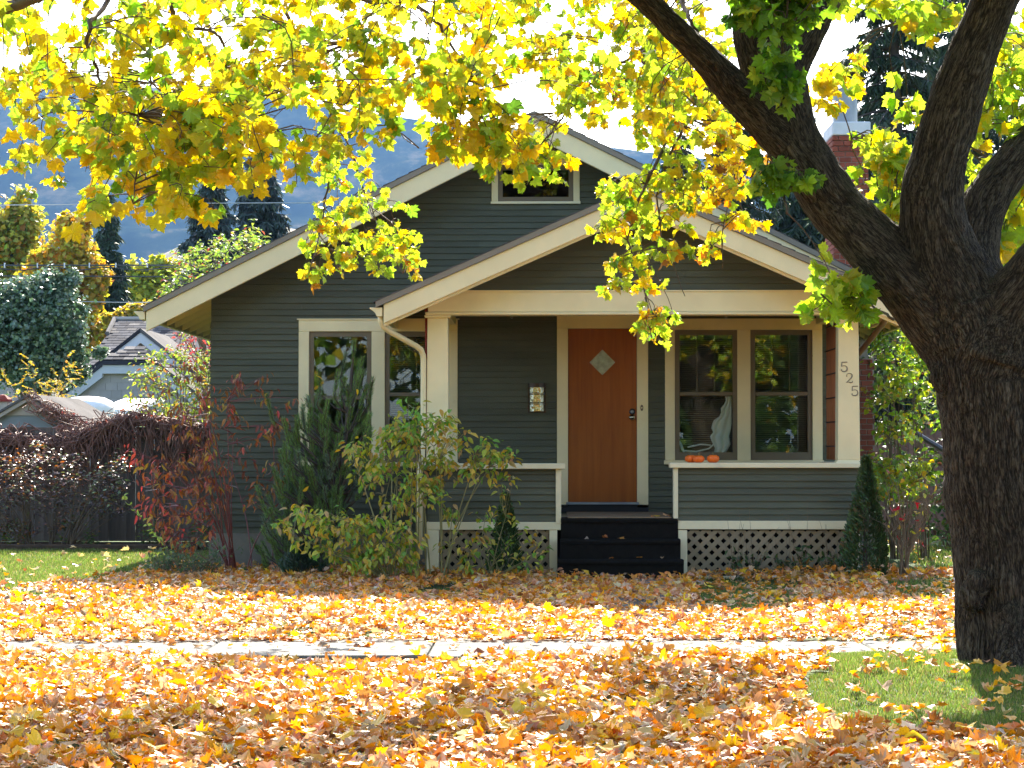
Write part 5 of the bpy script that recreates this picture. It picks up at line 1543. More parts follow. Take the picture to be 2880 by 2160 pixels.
# young pine against the window
def pine(t, c_base, poly, y0, y1, ns, tops):
    trunk = MB(); sh = MB()
    top = D(765, 745, (y0 + y1) / 2)
    Q, q = spline(np.array([c_base, c_base + (top - c_base) * .5 + [.06, 0, 0], top]), np.array([.05, .035, .010]), 14)
    trunk.tube(Q, q, 8); trunk.build('trunk', 'trunkfar', t)
    P, Dd, Ns, Cc = [], [], [], []
    pts = [D(*rand_in(poly), rng.uniform(y0, y1)) for _ in range(ns)] + [D(u, v, y) for u, v, y in tops]
    for k, p in enumerate(pts):
        istop = k >= ns
        ln = rng.uniform(.15, .26) if not istop else .30
        rel = p - np.array([c_base[0], c_base[1], p[2]])
        ax = norm(np.array([rel[0] * .5 + rng.normal(0, .10), rel[1] * .5 - .05 + rng.normal(0, .15), .75 if not istop else 1.2]))
        root = p - ax * ln
        j = int(np.argmin(np.linalg.norm(Q - (root - [0, 0, .25]), axis=1)))
        sh.tube(np.array([Q[j], (Q[j] + root) / 2 - [0, 0, .04], root, p]), np.array([.012, .010, .008, .004]), 4, cap=False)
        nn = int(230 * ln / .22)
        tt = rng.uniform(-.25, 1, nn); a = rng.uniform(0, 6.28, nn)
        e1 = norm(np.cross(ax, [.3, 1, .1])); e2 = np.cross(ax, e1)
        rad = np.cos(a)[:, None] * e1 + np.sin(a)[:, None] * e2
        P.append(root + ax * (tt * ln)[:, None] + rad * .008)
        Dd.append(norm(rad * rng.uniform(.5, 1.1, (nn, 1)) + ax))
        Ns.append(rng.uniform(.034, .058, nn))
        g = np.array([.115, .19, .045]) * (1.0 + .6 * rng.random()) if rng.random() < .8 else np.array([.16, .23, .13])
        Cc.append(np.clip(g * (1 + rng.normal(0, .2, (nn, 1))), .005, 1))
    sh.build('branch', 'trunkfar', t)
    P, Dd, Ns, Cc = map(np.concatenate, (P, Dd, Ns, Cc))
    a = rng.normal(0, 1, P.shape)
    s = np.stack([np.full(len(P), .0052), Ns, Ns], 1)
    link('needles', cloud_mesh('needles', NEEDLE, P, frames(Dd, a), s, Cc, 'needle'), t, 'stuff')
t = thing('pine_tree', 'young bushy pine with upright shoots in front of the twin windows', 'tree', D(690, 1264, 26.6))
pine(t, D(690, 1264, 26.6), [(600, 930), (650, 880), (680, 820), (720, 880), (745, 780), (790, 770), (800, 870), (815, 1000), (760, 1080), (720, 1150), (700, 1225), (560, 1230), (540, 1170), (580, 1060), (600, 1000)], 26.1, 27.2, 280,
     [(765, 735, 26.6), (748, 762, 26.6), (783, 770, 26.6), (688, 798, 26.5), (730, 800, 26.5), (806, 815, 26.7), (575, 850, 26.6), (612, 905, 26.4), (640, 900, 26.5), (555, 1050, 26.4), (590, 1010, 26.2)])
for u, v in ((684, 812), (770, 842), (655, 1060), (770, 1010), (690, 1130), (620, 1140)):
    tv, tt = OVAL[1]
    o = bpy.data.objects.new('caught_leaf', mesh_from('caught_leaf', tv, [tt], 'shrubleaf', False, np.tile([.75, .45, .04], (len(tv), 1))))
    COL.objects.link(o); c = D(u, v, 26.0)
    o.matrix_basis = Matrix.Translation(Vector(c)) @ Euler((rng.uniform(0, 3), rng.uniform(0, 3), rng.uniform(0, 3))).to_matrix().to_4x4() @ Matrix.Scale(.09, 4)
    tag(o, 'small yellow fallen leaf caught on the needles of the young pine', 'leaf', 'leaves caught in the pine')

# conical evergreens
def cone_tree(t, base_, h, r, n, size, cols, lean=0, wob=.2):
    zz_ = rng.random(n) ** .8; a = rng.uniform(0, 6.28, n)
    rr = r * (1 - zz_) ** .8 * (.72 + .28 * np.minimum(1, zz_ * 9)) * (1 + wob * (vnoise(np.stack([np.cos(a) * 2 + 5, np.sin(a) * 2, zz_ * h * 5], 1)) - .5) * 2)
    k = rng.uniform(.55, 1.05, n)
    P = np.stack([base_[0] + rr * k * np.cos(a) + lean * zz_, base_[1] + rr * k * np.sin(a), base_[2] + .02 + zz_ * h], 1)
    d = norm(np.stack([np.cos(a) * .6, np.sin(a) * .6, np.full(n, .8)], 1) + rng.normal(0, .35, (n, 3)))
    nn = np.stack([np.cos(a + 1.2), np.sin(a + 1.2), rng.normal(0, .3, n)], 1)
    c = pick_cols(n, cols, .22)
    link('foliage', cloud_mesh('foliage', NARROW[:2], P, frames(d, nn), size * rng.uniform(.6, 1.3, n), c, 'needle'), t, 'stuff')
    MB().tube([base_, base_ + np.array([lean * .5, 0, h * .5]), base_ + np.array([lean, 0, h * .9])], [.03, .02, .006], 6).build('trunk', 'trunkfar', t)
GD = [(.6, (.050, .085, .025)), (.3, (.075, .115, .03)), (.1, (.12, .085, .03))]
b_ = D(1868, 1258, 25.55)
t = thing('arborvitae', 'narrow dark conical evergreen by the end of the lattice under the numbered column', 'tree', b_)
cone_tree(t, b_, 1.28, .27, 5200, .060, GD, .02)
b_ = D(1092, 1258, 25.5)
t = thing('dwarf_conifer', 'small dark green dwarf conifer cone before the lattice by the steps', 'tree', b_)
cone_tree(t, b_, .90, .20, 3000, .05, [(.7, (.045, .085, .02)), (.3, (.08, .13, .03))])
t = thing('dwarf_conifer', 'low spreading dark conifer in shade under the pine', 'tree', D(650, 1262, 25.9))
cone_tree(t, D(650, 1262, 25.9), .42, .34, 2200, .05, [(1, (.04, .07, .03))])

# bare twiggy shrub beside the arborvitae
b_ = D(1955, 1248, 25.4)
t = thing('twiggy_shrub', 'nearly bare twiggy shrub with a few red leaves beside the conical evergreen', 'shrub', b_)
sm = MB(); P, Dr = [], []
for k in range(20):
    u, v = rng.uniform(1905, 2040), rng.uniform(1040, 1130)
    e = D(u, v, rng.uniform(25.2, 25.7))
    m1 = b_ + (e - b_) * np.array([.25, .4, .45])
    Q, q = spline(np.array([b_ + rng.normal(0, .03, 3) * [1, 1, 0], m1, e]), np.array([.010, .007, .003]), 10)
    sm.tube(Q, q, 5)
    for j in (4, 5, 6, 7, 8):
        f = Q[j] + np.array([rng.normal(0, .16), rng.normal(0, .1), rng.uniform(.05, .28)])
        sm.tube([Q[j], (Q[j] + f) / 2 + rng.normal(0, .01, 3), f], [.004, .003, .0018], 4, cap=False)
        if rng.random() < .35: P.append(f); Dr.append(norm(rng.normal(0, 1, 3) - [0, 0, .6]))
sm.build('stem', 'stem', t)
P = np.array(P); 
leaves_on(t, OVAL, P, frames(np.array(Dr), rng.normal(0, 1, P.shape)), rng.uniform(.05, .08, len(P)), pick_cols(len(P), [(.4, (.5, .04, .06)), (.35, YG), (.25, YO)]), 'shrubleaf', len(P))

# yellow-green climbing shrub between house and trunk
YG2, GG = (.36, .40, .05), (.18, .30, .035)
t = thing('climbing_shrub', 'tall yellow-green round-leaved shrub between the brick chimney and the maple trunk', 'shrub', (4.6, 30.0, 0))
shrub(t, [(4.3, 30.0, 0), (4.7, 30.2, 0), (5.1, 29.8, 0)],
      [([(1870, 850), (1930, 780), (2000, 800), (2010, 900), (1960, 950), (1900, 940)], 29.2, 30.4, 60, .085, [(.6, YG2), (.3, GG), (.1, YO)]),
       ([(1870, 980), (1960, 1000), (2010, 960), (2025, 1020), (1980, 1060), (1920, 1080), (1880, 1040)], 28.6, 29.8, 75, .085, [(.6, YG2), (.3, GG), (.1, YO)]),
       ([(1880, 700), (1990, 690), (2010, 820), (1900, 840)], 30.4, 31.6, 80, .085, [(.4, YG2), (.6, GG)]),
       ([(2000, 640), (2080, 700), (2080, 900), (2020, 920)], 30.4, 31.6, 30, .085, [(.4, YG2), (.6, GG)])],
      ROUND, 'shrubleaf', 'stem', 34, 200, .010, .6, (5, 9), .25, .16)
t = thing('side_shrub', 'dark green shrub mass in deep shade behind the yellow-green climber', 'shrub', (5.6, 33.5, 0))
shrub(t, [(5.0, 33.5, 0), (5.6, 33.6, 0), (6.3, 33.5, 0)],
      [([(1870, 690), (2120, 640), (2200, 800), (2200, 1150), (2060, 1160), (1960, 1150), (1890, 1000)], 32.8, 34.4, 330, .10, [(.6, (.045, .085, .02)), (.3, (.09, .15, .03)), (.1, (.12, .06, .03))])],
      ROUND, 'shrubleaf', 'stem', 30, 60, .012, .5, (6, 10), .25, .22)
MB().tube([D(1905, 885, 30.5), D(1960, 925, 30.4), D(2060, 985, 30.3)], .035, 8).build('leaning_pipe', 'cable', None)
tag(bpy.data.objects['leaning_pipe'], 'dark pipe slanting through the yellow-green shrub by the trunk', 'pipe')

# small plants before the lattice
for u, s_, lab in ((1590, .9, 'low dark border plant before the lattice, closest to the black steps'), (1625, 1.0, 'low dark border plant before the lattice, second along from the steps'), (1690, .8, 'short border plant before the middle of the lattice'),
                   (1735, 1.1, 'tallest low border plant before the lattice under the skirt board'), (1790, .8, 'small border plant before the lattice, second from the conical evergreen'), (1815, .9, 'low border plant before the lattice beside the conical evergreen')):
    b_ = D(u, 1244, 25.75)
    t = thing('border_plant', lab, 'plant', b_, 'border plants before the lattice')
    sm = MB(); P, Dr = [], []
    for k in range(9):
        e = b_ + np.array([rng.normal(0, .10), rng.normal(0, .05), rng.uniform(.15, .42) * s_])
        Q, q = spline(np.array([b_, (b_ + e) / 2 + rng.normal(0, .02, 3), e]), np.array([.004, .003, .0015]), 7)
        sm.tube(Q, q, 4, cap=False)
        for j in range(7):
            P.append(Q[min(6, int(rng.uniform(.5, 5)))] + rng.normal(0, .02, 3)); Dr.append(norm(rng.normal(0, 1, 3) + [0, 0, .3]))
    for k in range(3):
        e = b_ + np.array([rng.normal(0, .12), rng.normal(0, .05), rng.uniform(.45, .75) * s_])
        sm.tube([b_, (b_ + e) / 2 + rng.normal(0, .02, 3), e], [.003, .002, .0012], 4, cap=False)
    sm.build('stem', 'stem', t)
    P = np.array(P)
    link('foliage', cloud_mesh('foliage', NARROW, P, frames(np.array(Dr), rng.normal(0, 1, P.shape)), rng.uniform(.05, .09, len(P)), pick_cols(len(P), [(.7, (.06, .10, .035)), (.2, (.10, .16, .05)), (.1, (.35, .2, .05))]), 'shrubleaf'), t, 'stuff')
# ground cover at the house corner
for u, v, lab, h_ in ((365, 1240, 'low grey-green perennial clump in leaves at the lawn edge by the corner', .34), (425, 1246, 'clump of thin dark stems with sparse leaves beside the concrete corner', .42)):
    b_ = D(u, v, 1.42 * 5200 / (v - 960))
    t = thing('perennial', lab, 'plant', b_)
    sm = MB(); P, Dr = [], []
    for k in range(34):
        e = b_ + np.array([rng.normal(0, .20), rng.normal(0, .15), rng.uniform(.12, 1.0) * h_])
        r0 = b_ + np.array([rng.normal(0, .10), rng.normal(0, .08), 0])
        sm.tube([r0, (r0 + e) / 2, e], [.004, .003, .0015], 4, cap=False)
        for j in range(9): P.append(r0 + (e - r0) * rng.uniform(.3, 1) + rng.normal(0, .025, 3)); Dr.append(norm(rng.normal(0, 1, 3)))
    sm.build('stem', 'stem', t); P = np.array(P)
    link('foliage', cloud_mesh('foliage', OVAL, P, frames(np.array(Dr), rng.normal(0, 1, P.shape)), rng.uniform(.03, .06, len(P)), pick_cols(len(P), [(.7, (.09, .13, .06)), (.3, (.15, .2, .08))]), 'shrubleaf'), t, 'stuff')
b_ = D(395, 1245, 25.9)
t = thing('leafy_shoot', 'thin arching shoot with small pale leaves over the sunny lawn', 'plant', b_)
Q, q = spline(np.array([b_, D(350, 1170, 25.8), D(310, 1125, 25.7), D(268, 1072, 25.7)]), np.array([.006, .005, .004, .002]), 16)
MB().tube(Q, q, 5).build('stem', 'stem', t)
P = np.repeat(Q[4:], 2, 0); Dr = norm(rng.normal(0, 1, P.shape) + [-.3, 0, .3])
leaves_on(t, OVAL, P, frames(Dr, rng.normal(0, 1, P.shape)), rng.uniform(.04, .075, len(P)), pick_cols(len(P), [(1, (.34, .42, .08))]), 'shrubleaf', len(P))

# ------------------------------------------------------------------ fence with its creeper, shrubs before it
FY = 34.3
fx0, fx1 = -9.6, -2.6
fence = thing('wooden_fence', 'weathered grey vertical plank fence behind the side lawn', 'fence', ((fx0 + fx1) / 2, FY, 0))
for zz_ in (.35, 1.25):
    MB().box(fx0, fx1, FY + .03, FY + .07, zz_, zz_ + .09).build('rail', 'plank', fence)
x = fx0; pc = {}
while x < fx1:
    w = .118 + .012 * int(rng.integers(0, 3))
    if w not in pc: pc[w] = [MB().box(0, w, 0, .02, 0, 1.0).mesh('plank', 'plank', bevel=.004) for _ in range(2)]
    o = link('plank', pc[w][int(rng.integers(0, 2))], fence)
    o.location = Vector(o.location) + Vector((x, FY + rng.normal(0, .004), .04)); o.scale = (1, 1, 1.62 + rng.normal(0, .012)); o.rotation_euler = (0, rng.normal(0, .004), 0)
    x += w + (.0015 if rng.random() < .9 else .006)
t = thing('creeper', 'tangled leafless reddish vine heaped along the top of the fence', 'vine', ((fx0 + fx1) / 2, FY, 1.5))
hump = lambda x: 1.60 + .09 * math.sin(x * 1.1 + .7) + .06 * math.sin(x * 2.9) + .10 * math.exp(-((x + 5.9) / .6) ** 2)
for part_i in range(2):
    vm = MB()
    for k in range(560):
        x = rng.uniform(fx0, fx1); z = hump(x)
        kind = rng.random()
        if kind < .55:      # hanging down over the front
            ln = rng.uniform(.3, 1.0)
            pts = [(x, FY + rng.uniform(0, .25), z - .05), (x + rng.normal(0, .1), FY - .10 - .14 * rng.random(), z + rng.uniform(-.02, .12)), (x + rng.normal(0, .16), FY - .16 - .1 * rng.random(), z - ln * .4), (x + rng.normal(0, .2), FY - .06 - .08 * rng.random(), z - ln)]
        elif kind < .9:    # running along the top
            ln = rng.uniform(.4, 1.3)
            pts = [(x + ln * f, FY + rng.normal(-.03, .12), hump(x + ln * f) + rng.uniform(-.12, .07)) for f in (-.5, -.2, .2, .5)]
        else:              # loops standing up
            pts = [(x, FY, z - .05), (x + rng.normal(0, .1), FY + rng.normal(0, .08), z + rng.uniform(.08, .24)), (x + rng.normal(0, .25), FY + rng.normal(0, .08), z + rng.uniform(.02, .16)), (x + rng.normal(0, .3), FY - .1, z - .15)]
        Q, q = spline(np.array(pts), np.array([.009, .008, .007, .004]) * rng.uniform(.6, 1.3), 9)
        vm.tube(Q, q, 4, cap=False)
    vm.build('vine_stem', 'vine', t, 'stuff')
n = 3600
x = rng.uniform(fx0, fx1, n); hz = np.array([hump(v) for v in x])
P = np.stack([x, FY - .08 + rng.normal(0, .09, n), hz - np.abs(rng.normal(0, .27, n)) + .04], 1)
d = norm(rng.normal(0, 1, (n, 3)) - [0, 0, .5])
link('foliage', cloud_mesh('foliage', OVAL, P, frames(d, rng.normal(0, 1, (n, 3))), rng.uniform(.03, .065, n), pick_cols(n, [(.5, (.13, .07, .055)), (.3, (.19, .09, .07)), (.16, (.26, .08, .05)), (.04, (.5, .09, .05))]), 'shrubleaf'), t, 'stuff')

PUR, DO, LG = (.10, .05, .045), (.34, .13, .045), (.22, .26, .09)
t = thing('ninebark_shrub', 'purple-bronze small-leaved shrub with sunlit glints before the fence', 'shrub', D(110, 1180, 33.4))
shrub(t, [D(60, 1178, 33.4), D(110, 1180, 33.4), D(150, 1178, 33.4)],
      [([(-60, 1030), (40, 980), (70, 950), (110, 965), (170, 980), (200, 1000), (150, 1060), (60, 1090), (-60, 1100)], 32.9, 33.8, 150, .062, [(.45, PUR), (.35, DO), (.2, LG)]),
       ([(190, 1020), (270, 985), (275, 1060), (220, 1110), (190, 1080)], 32.9, 33.7, 70, .062, [(.35, PUR), (.25, DO), (.4, LG)]),
       ([(-60, 1060), (260, 1060), (290, 1100), (120, 1150), (-60, 1150)], 33.1, 33.8, 110, .062, [(.5, PUR), (.3, (.10, .09, .035)), (.2, DO)])],
      OVAL[:2], 'glossleaf', 'stem', 40, 60, .010, .2, (7, 12), .25, .15)
for u0, u1, v0, lab in ((10, 70, 1120, 'yellowish green low shrub at the fence foot under the bronze shrub'), (120, 210, 1115, 'low yellow-green shrub at the fence foot beneath the bronze shrub edge'), (300, 360, 1112, 'small dark green rounded shrub at the fence foot near the lawn corner'), (405, 462, 1120, 'small green shrub at the fence foot near the house corner')):
    b_ = D((u0 + u1) / 2, 1178, 33.6)
    t = thing('low_shrub', lab, 'shrub', b_, 'low shrubs along the fence foot')
    shrub(t, [b_], [([(u0, 1178), (u0 + 5, v0 + 18), ((u0 + u1) / 2, v0), (u1 - 5, v0 + 18), (u1, 1178)], 33.3, 33.9, 26, .06, [(.6, (.09, .15, .035)), (.25, (.16, .2, .04)), (.15, (.24, .12, .04))])], OVAL[:2], 'shrubleaf', 'stem', 8, 20, .006, .2, (6, 10), .25, .1)

# serviceberry between fence and neighbour, and the crab apple behind the roof edge
pal_sv = [(.42, (.17, .24, .045)), (.34, (.28, .33, .06)), (.13, (.26, .09, .05)), (.11, (.38, .22, .06))]
t = thing('serviceberry', 'leggy green and reddish shrub tree rising behind the vine fence by the house corner', 'tree', D(420, 1170, 36.5))
shrub(t, [D(400, 1160, 36.5), D(440, 1160, 36.6)],
      [([(275, 840), (320, 760), (380, 750), (450, 745), (470, 800), (470, 960), (330, 960), (290, 900)], 35.8, 37.4, 230, .080, pal_sv), ([(360, 700), (470, 730), (470, 800), (400, 790)], 35.8, 37.4, 30, .08, [(.7, (.22, .05, .05)), (.3, (.2, .24, .05))])],
      OVAL, 'farleaf', 'stem', 40, 120, .012, .4, (6, 10), .25, .18)
t = thing('crab_apple', 'green and red-leaved tree showing above the eave before the blue spruces', 'tree', D(470, 900, 44))
shrub(t, [D(470, 960, 44), D(500, 960, 44)],
      [([(345, 640), (380, 560), (420, 540), (470, 520), (560, 490), (600, 540), (640, 640), (500, 700), (400, 680)], 43, 46, 260, .115, [(.58, (.15, .22, .045)), (.30, (.26, .30, .06)), (.12, (.24, .07, .05))])],
      OVAL, 'farleaf', 'stem', 40, 60, .022, .3, (7, 11), .25, .26)
t = thing('honey_locust', 'small airy tree with yellow feathery leaves above the vine-covered shed', 'tree', D(95, 1000, 43))
sm = MB(); P, Dr = [], []; b_ = D(95, 1000, 43)
for k in range(13):
    e = D(rng.uniform(10, 165), rng.uniform(755, 890), rng.uniform(42.5, 43.5))
    Q, q = spline(np.array([b_, b_ + (e - b_) * [.3, .3, .5], e]), np.array([.014, .009, .004]), 10); sm.tube(Q, q, 4)
    for j in range(4, 10):
        for s in range(2):
            a = rng.uniform(0, 6.28); ax = norm(np.array([math.cos(a) * .8, math.sin(a) * .6, rng.uniform(-.5, .9)]))
            for m_ in range(7):
                for sd in (-1, 1):
                    P.append(Q[j] + ax * (.05 + .03 * m_)); Dr.append(norm(ax * .5 + np.array([-ax[1], ax[0], 0]) * sd - [0, 0, .3]))
sm.build('stem', 'stem', t); P = np.array(P)
link('foliage', cloud_mesh('foliage', NARROW, P, frames(np.array(Dr), rng.normal(0, 1, P.shape)), rng.uniform(.038, .06, len(P)), pick_cols(len(P), [(.45, (.52, .34, .05)), (.40, (.32, .30, .07)), (.15, (.40, .22, .07))]), 'farleaf'), t, 'stuff')

# ------------------------------------------------------------------ shed and neighbouring houses
SY = 38.0
g_ap, g_l, g_r = D(63, 851, SY), D(-110, 905, SY), D(215, 940, SY)
shed = thing('garden_shed', 'low blue-grey shed with tan gable trim behind the vine fence', 'shed', (g_ap[0], SY, 0))
sl = (g_ap[2] - g_r[2]) / (g_r[0] - g_ap[0])
MB().prism([(g_l[0] + .1, 0), (g_r[0] - .1, 0), (g_r[0] - .1, g_r[2] - .06), (g_ap[0], g_ap[2] - .08), (g_l[0] + .1, g_ap[2] - .06 - sl * (g_ap[0] - g_l[0]))], SY + .06, SY + 4).build('wall', 'shed_wall', shed)
m = MB()
m.prism([(g_ap[0], g_ap[2]), (g_r[0] + .15, g_r[2] - .15 * sl), (g_r[0] + .15, g_r[2] - .15 * sl - .04), (g_ap[0], g_ap[2] - .04)][::-1], SY - .1, SY + 4.1)
m.prism([(g_ap[0], g_ap[2]), (g_l[0], g_ap[2] - sl * (g_ap[0] - g_l[0])), (g_l[0], g_ap[2] - sl * (g_ap[0] - g_l[0]) - .04), (g_ap[0], g_ap[2] - .04)], SY - .1, SY + 4.1)
rs = m.build('roof', 'slate_light', shed)
for xe in (g_r[0] + .12, g_l[0]):
    barge(rs, g_ap[0], g_ap[2], sl, xe, SY - .07, SY - .03, .042, .075, 'barge_board', 'shed_trim')
MB().prism([(g_l[0] + .8, g_ap[2] - .34), (g_r[0] - .55, g_ap[2] - .34), (g_ap[0], g_ap[2] - .13)], SY + .03, SY + .058).build('gable_board', 'shed_trim', shed)
t = thing('shed_vine', 'red and brown bare vine trailing down the shed roof slope', 'vine', (g_ap[0] + 1, SY, 1.8))
vm = MB()
for k in range(110):
    x = rng.uniform(g_ap[0] + .2, g_r[0] + .4); f = rng.uniform(0, .15) + .25 * (x - g_ap[0]) / 2
    zr_ = lambda q_: g_ap[2] - sl * (q_ - g_ap[0])
    pts = [(x + d_, SY - .12 + rng.normal(0, .16), zr_(x + d_) + rng.uniform(-.30, .12)) for d_ in (-.3, -.1, .15, .3)]
    Q, q = spline(np.array(pts), np.array([.008, .008, .007, .004]), 8); vm.tube(Q, q, 4, cap=False)
vm.build('vine_stem', 'vine', t, 'stuff')
n = 330; x = rng.uniform(g_ap[0] + .3, g_r[0] + .3, n)
P = np.stack([x, SY - .12 + rng.normal(0, .06, n), g_ap[2] - sl * (x - g_ap[0]) + rng.normal(.02, .06, n)], 1)
link('foliage', cloud_mesh('foliage', OVAL, P, frames(rng.normal(0, 1, (n, 3)), rng.normal(0, 1, (n, 3))), rng.uniform(.03, .06, n), pick_cols(n, [(.4, (.20, .06, .05)), (.6, (.13, .085, .065))]), 'shrubleaf'), t, 'stuff')
# white covered thing and white low roof behind the shed, post with a red cap
c = D(190, 866, 44.0)
tv = MB().lathe([(.62, -.45), (.66, -.2), (.60, .02), (.42, .12), (.2, .16), (.02, .17)], (0, 0, 0), 20).mesh('covered_load', 'tarp', True)
o = link('covered_load', tv); o.location = Vector((c[0], c[1], c[2] - .02)); o.scale = (.72, 1.2, .62)
tag(o, 'rounded white sheet-covered shape shining behind the shed roof', 'cover')
a1, a2 = D(222, 868, 47), D(300, 872, 47)
t = thing('low_roof', 'bright white flat low roof between shed and neighbouring house', 'roof', (a1[0], 48, 0))
MB().hexa([(a1[0], 46.5, a1[2] - .22), (a2[0], 46.5, a1[2] - .25), (a2[0], 49.5, a1[2] + .02), (a1[0], 49.5, a1[2] + .04), (a1[0], 46.5, a1[2] - .14), (a2[0], 46.5, a1[2] - .17), (a2[0], 49.5, a1[2] + .10), (a1[0], 49.5, a1[2] + .12)]).build('roof_sheet', 'tarp', t)
MB().box(a1[0] + .1, a2[0] - .1, 46.7, 49.4, 0, a1[2] - .27).build('wall', 'shed_wall', t)
c = D(6, 860, 40)
t = thing('post_lantern', 'tan post with a small dark red cap at the shed gable', 'post', (c[0], 40, 0))
MB().box(c[0] - .09, c[0] + .09, 39.9, 40.1, 0, c[2] - .06).build('post', 'shed_trim', t)
MB().lathe([(.16, -.06), (.15, -.02), (.06, .05), (.01, .06)], (c[0], 40, c[2]), 8).build('cap', 'bamboo_red', t)

nb = thing('neighbour_house', 'pale shingled neighbouring house with stacked clipped gables and grey roof', 'house', (D(350, 960, 58)[0], 58, 0))
def shingles(parent, mats, plane, us, vs, w, h, name='shingle', jit=.3, th=.02, inside=None):
    """courses of separate shingles on a plane: plane(u, v, lift) -> point"""
    cache = {}
    v = vs[0]; row = 0
    while v < vs[1]:
        u = us[0] - (w / 2 if row % 2 else 0)
        while u < us[1]:
            ww = w * (1 + jit * (rng.random() - .5))
            if inside is None or inside(u + ww / 2, v + h / 2):
                p = [plane(u, v, th), plane(u + ww - .008, v, th), plane(u + ww - .008, v + h * 1.15, .002), plane(u, v + h * 1.15, .002)]
                q = [plane(u, v, 0), plane(u + ww - .008, v, 0), plane(u + ww - .008, v + h * 1.15, -.004), plane(u, v + h * 1.15, -.004)]
                m = MB(); m.add(np.array(q + p), q=[[4, 5, 6, 7], [0, 1, 5, 4], [1, 2, 6, 5], [3, 0, 4, 7]])
                m.build(name, mats[int(rng.integers(0, len(mats)))], parent)
            u += ww
        v += h; row += 1
# main roof: front slope from eave to ridge, its end clipped
e0, r0 = D(231, 1030 / 1.302, 58.0), D(322, 899 / 1.302, 63.0)
def nroof(u, v, lift):    # u along x, v 0..1 up the slope
    y = 58 + 5 * v; z = e0[2] + (r0[2] - e0[2]) * v
    return (u, y - lift * .27, z + lift)
ux0, ux1 = D(231 / 1.302, 800, 58)[0], -3.2
zc0 = D(252 / 1.302, 939 / 1.302, 61.4)
rx = D(322 / 1.302, 690, 63)[0]
EZ, RZ = D(231 / 1.302, 1030 / 1.302, 58)[2], D(322 / 1.302, 899 / 1.302, 63)[2]
def nroof(u, v, lift): return (u, 58 + 5 * v - lift * .27, EZ + (RZ - EZ) * v + lift)
xl0 = lambda v: (ux0 + .0) if v < .66 else ux0 + (rx - ux0) * (v - .66) / .34
rm = MB()
P = [nroof(ux0, 0, -.01), nroof(ux1, 0, -.01), nroof(ux1, 1, -.01), nroof(rx, 1, -.01), nroof(ux0, .66, -.01)]
rm.v.append(np.array(P + [(p[0], p[1] + .3, p[2] - .12) for p in P])); rm.n = 10
rm.poly = [[0, 1, 2, 3, 4], [9, 8, 7, 6, 5]]; rm.q = [np.array([[0, 5, 6, 1], [3, 8, 9, 4], [4, 9, 5, 0], [2, 7, 8, 3], [1, 6, 7, 2]])]
nr_ = rm.build('roof', 'slate', nb)
shingles(nr_, ['slate', 'slate', 'slate_light', 'slate_dark'], nroof, (ux0 + .02, D(470 / 1.302, 700, 60)[0]), (0.02, .97), .26, .056, th=.012, inside=lambda u, v: u > xl0(v) + .05)
Pr = [(rx - .05, 63.0, RZ + .02), (ux1, 63.0, RZ + .02)]
MB().tube(Pr, .07, 6).build('ridge_cap', 'shed_trim', nr_)
MB().tube([nroof(ux0, .66, .03), nroof(rx, 1, .03)], .06, 6).build('hip_cap', 'slate_light', nr_)
MB().box(ux0 + .25, ux1, 58.3, 67, 0, EZ - .05).build('wall', 'wall_shingle', nb)
MB().hexa([(ux0 + .3, 63, 0), (ux1, 63, 0), (ux1, 67, 0), (ux0 + .3, 67, 0), (rx, 63.2, RZ - .1), (ux1, 63.2, RZ - .1), (ux1, 67, EZ), (rx, 67, EZ)]).build('rear_roof', 'slate', nb)
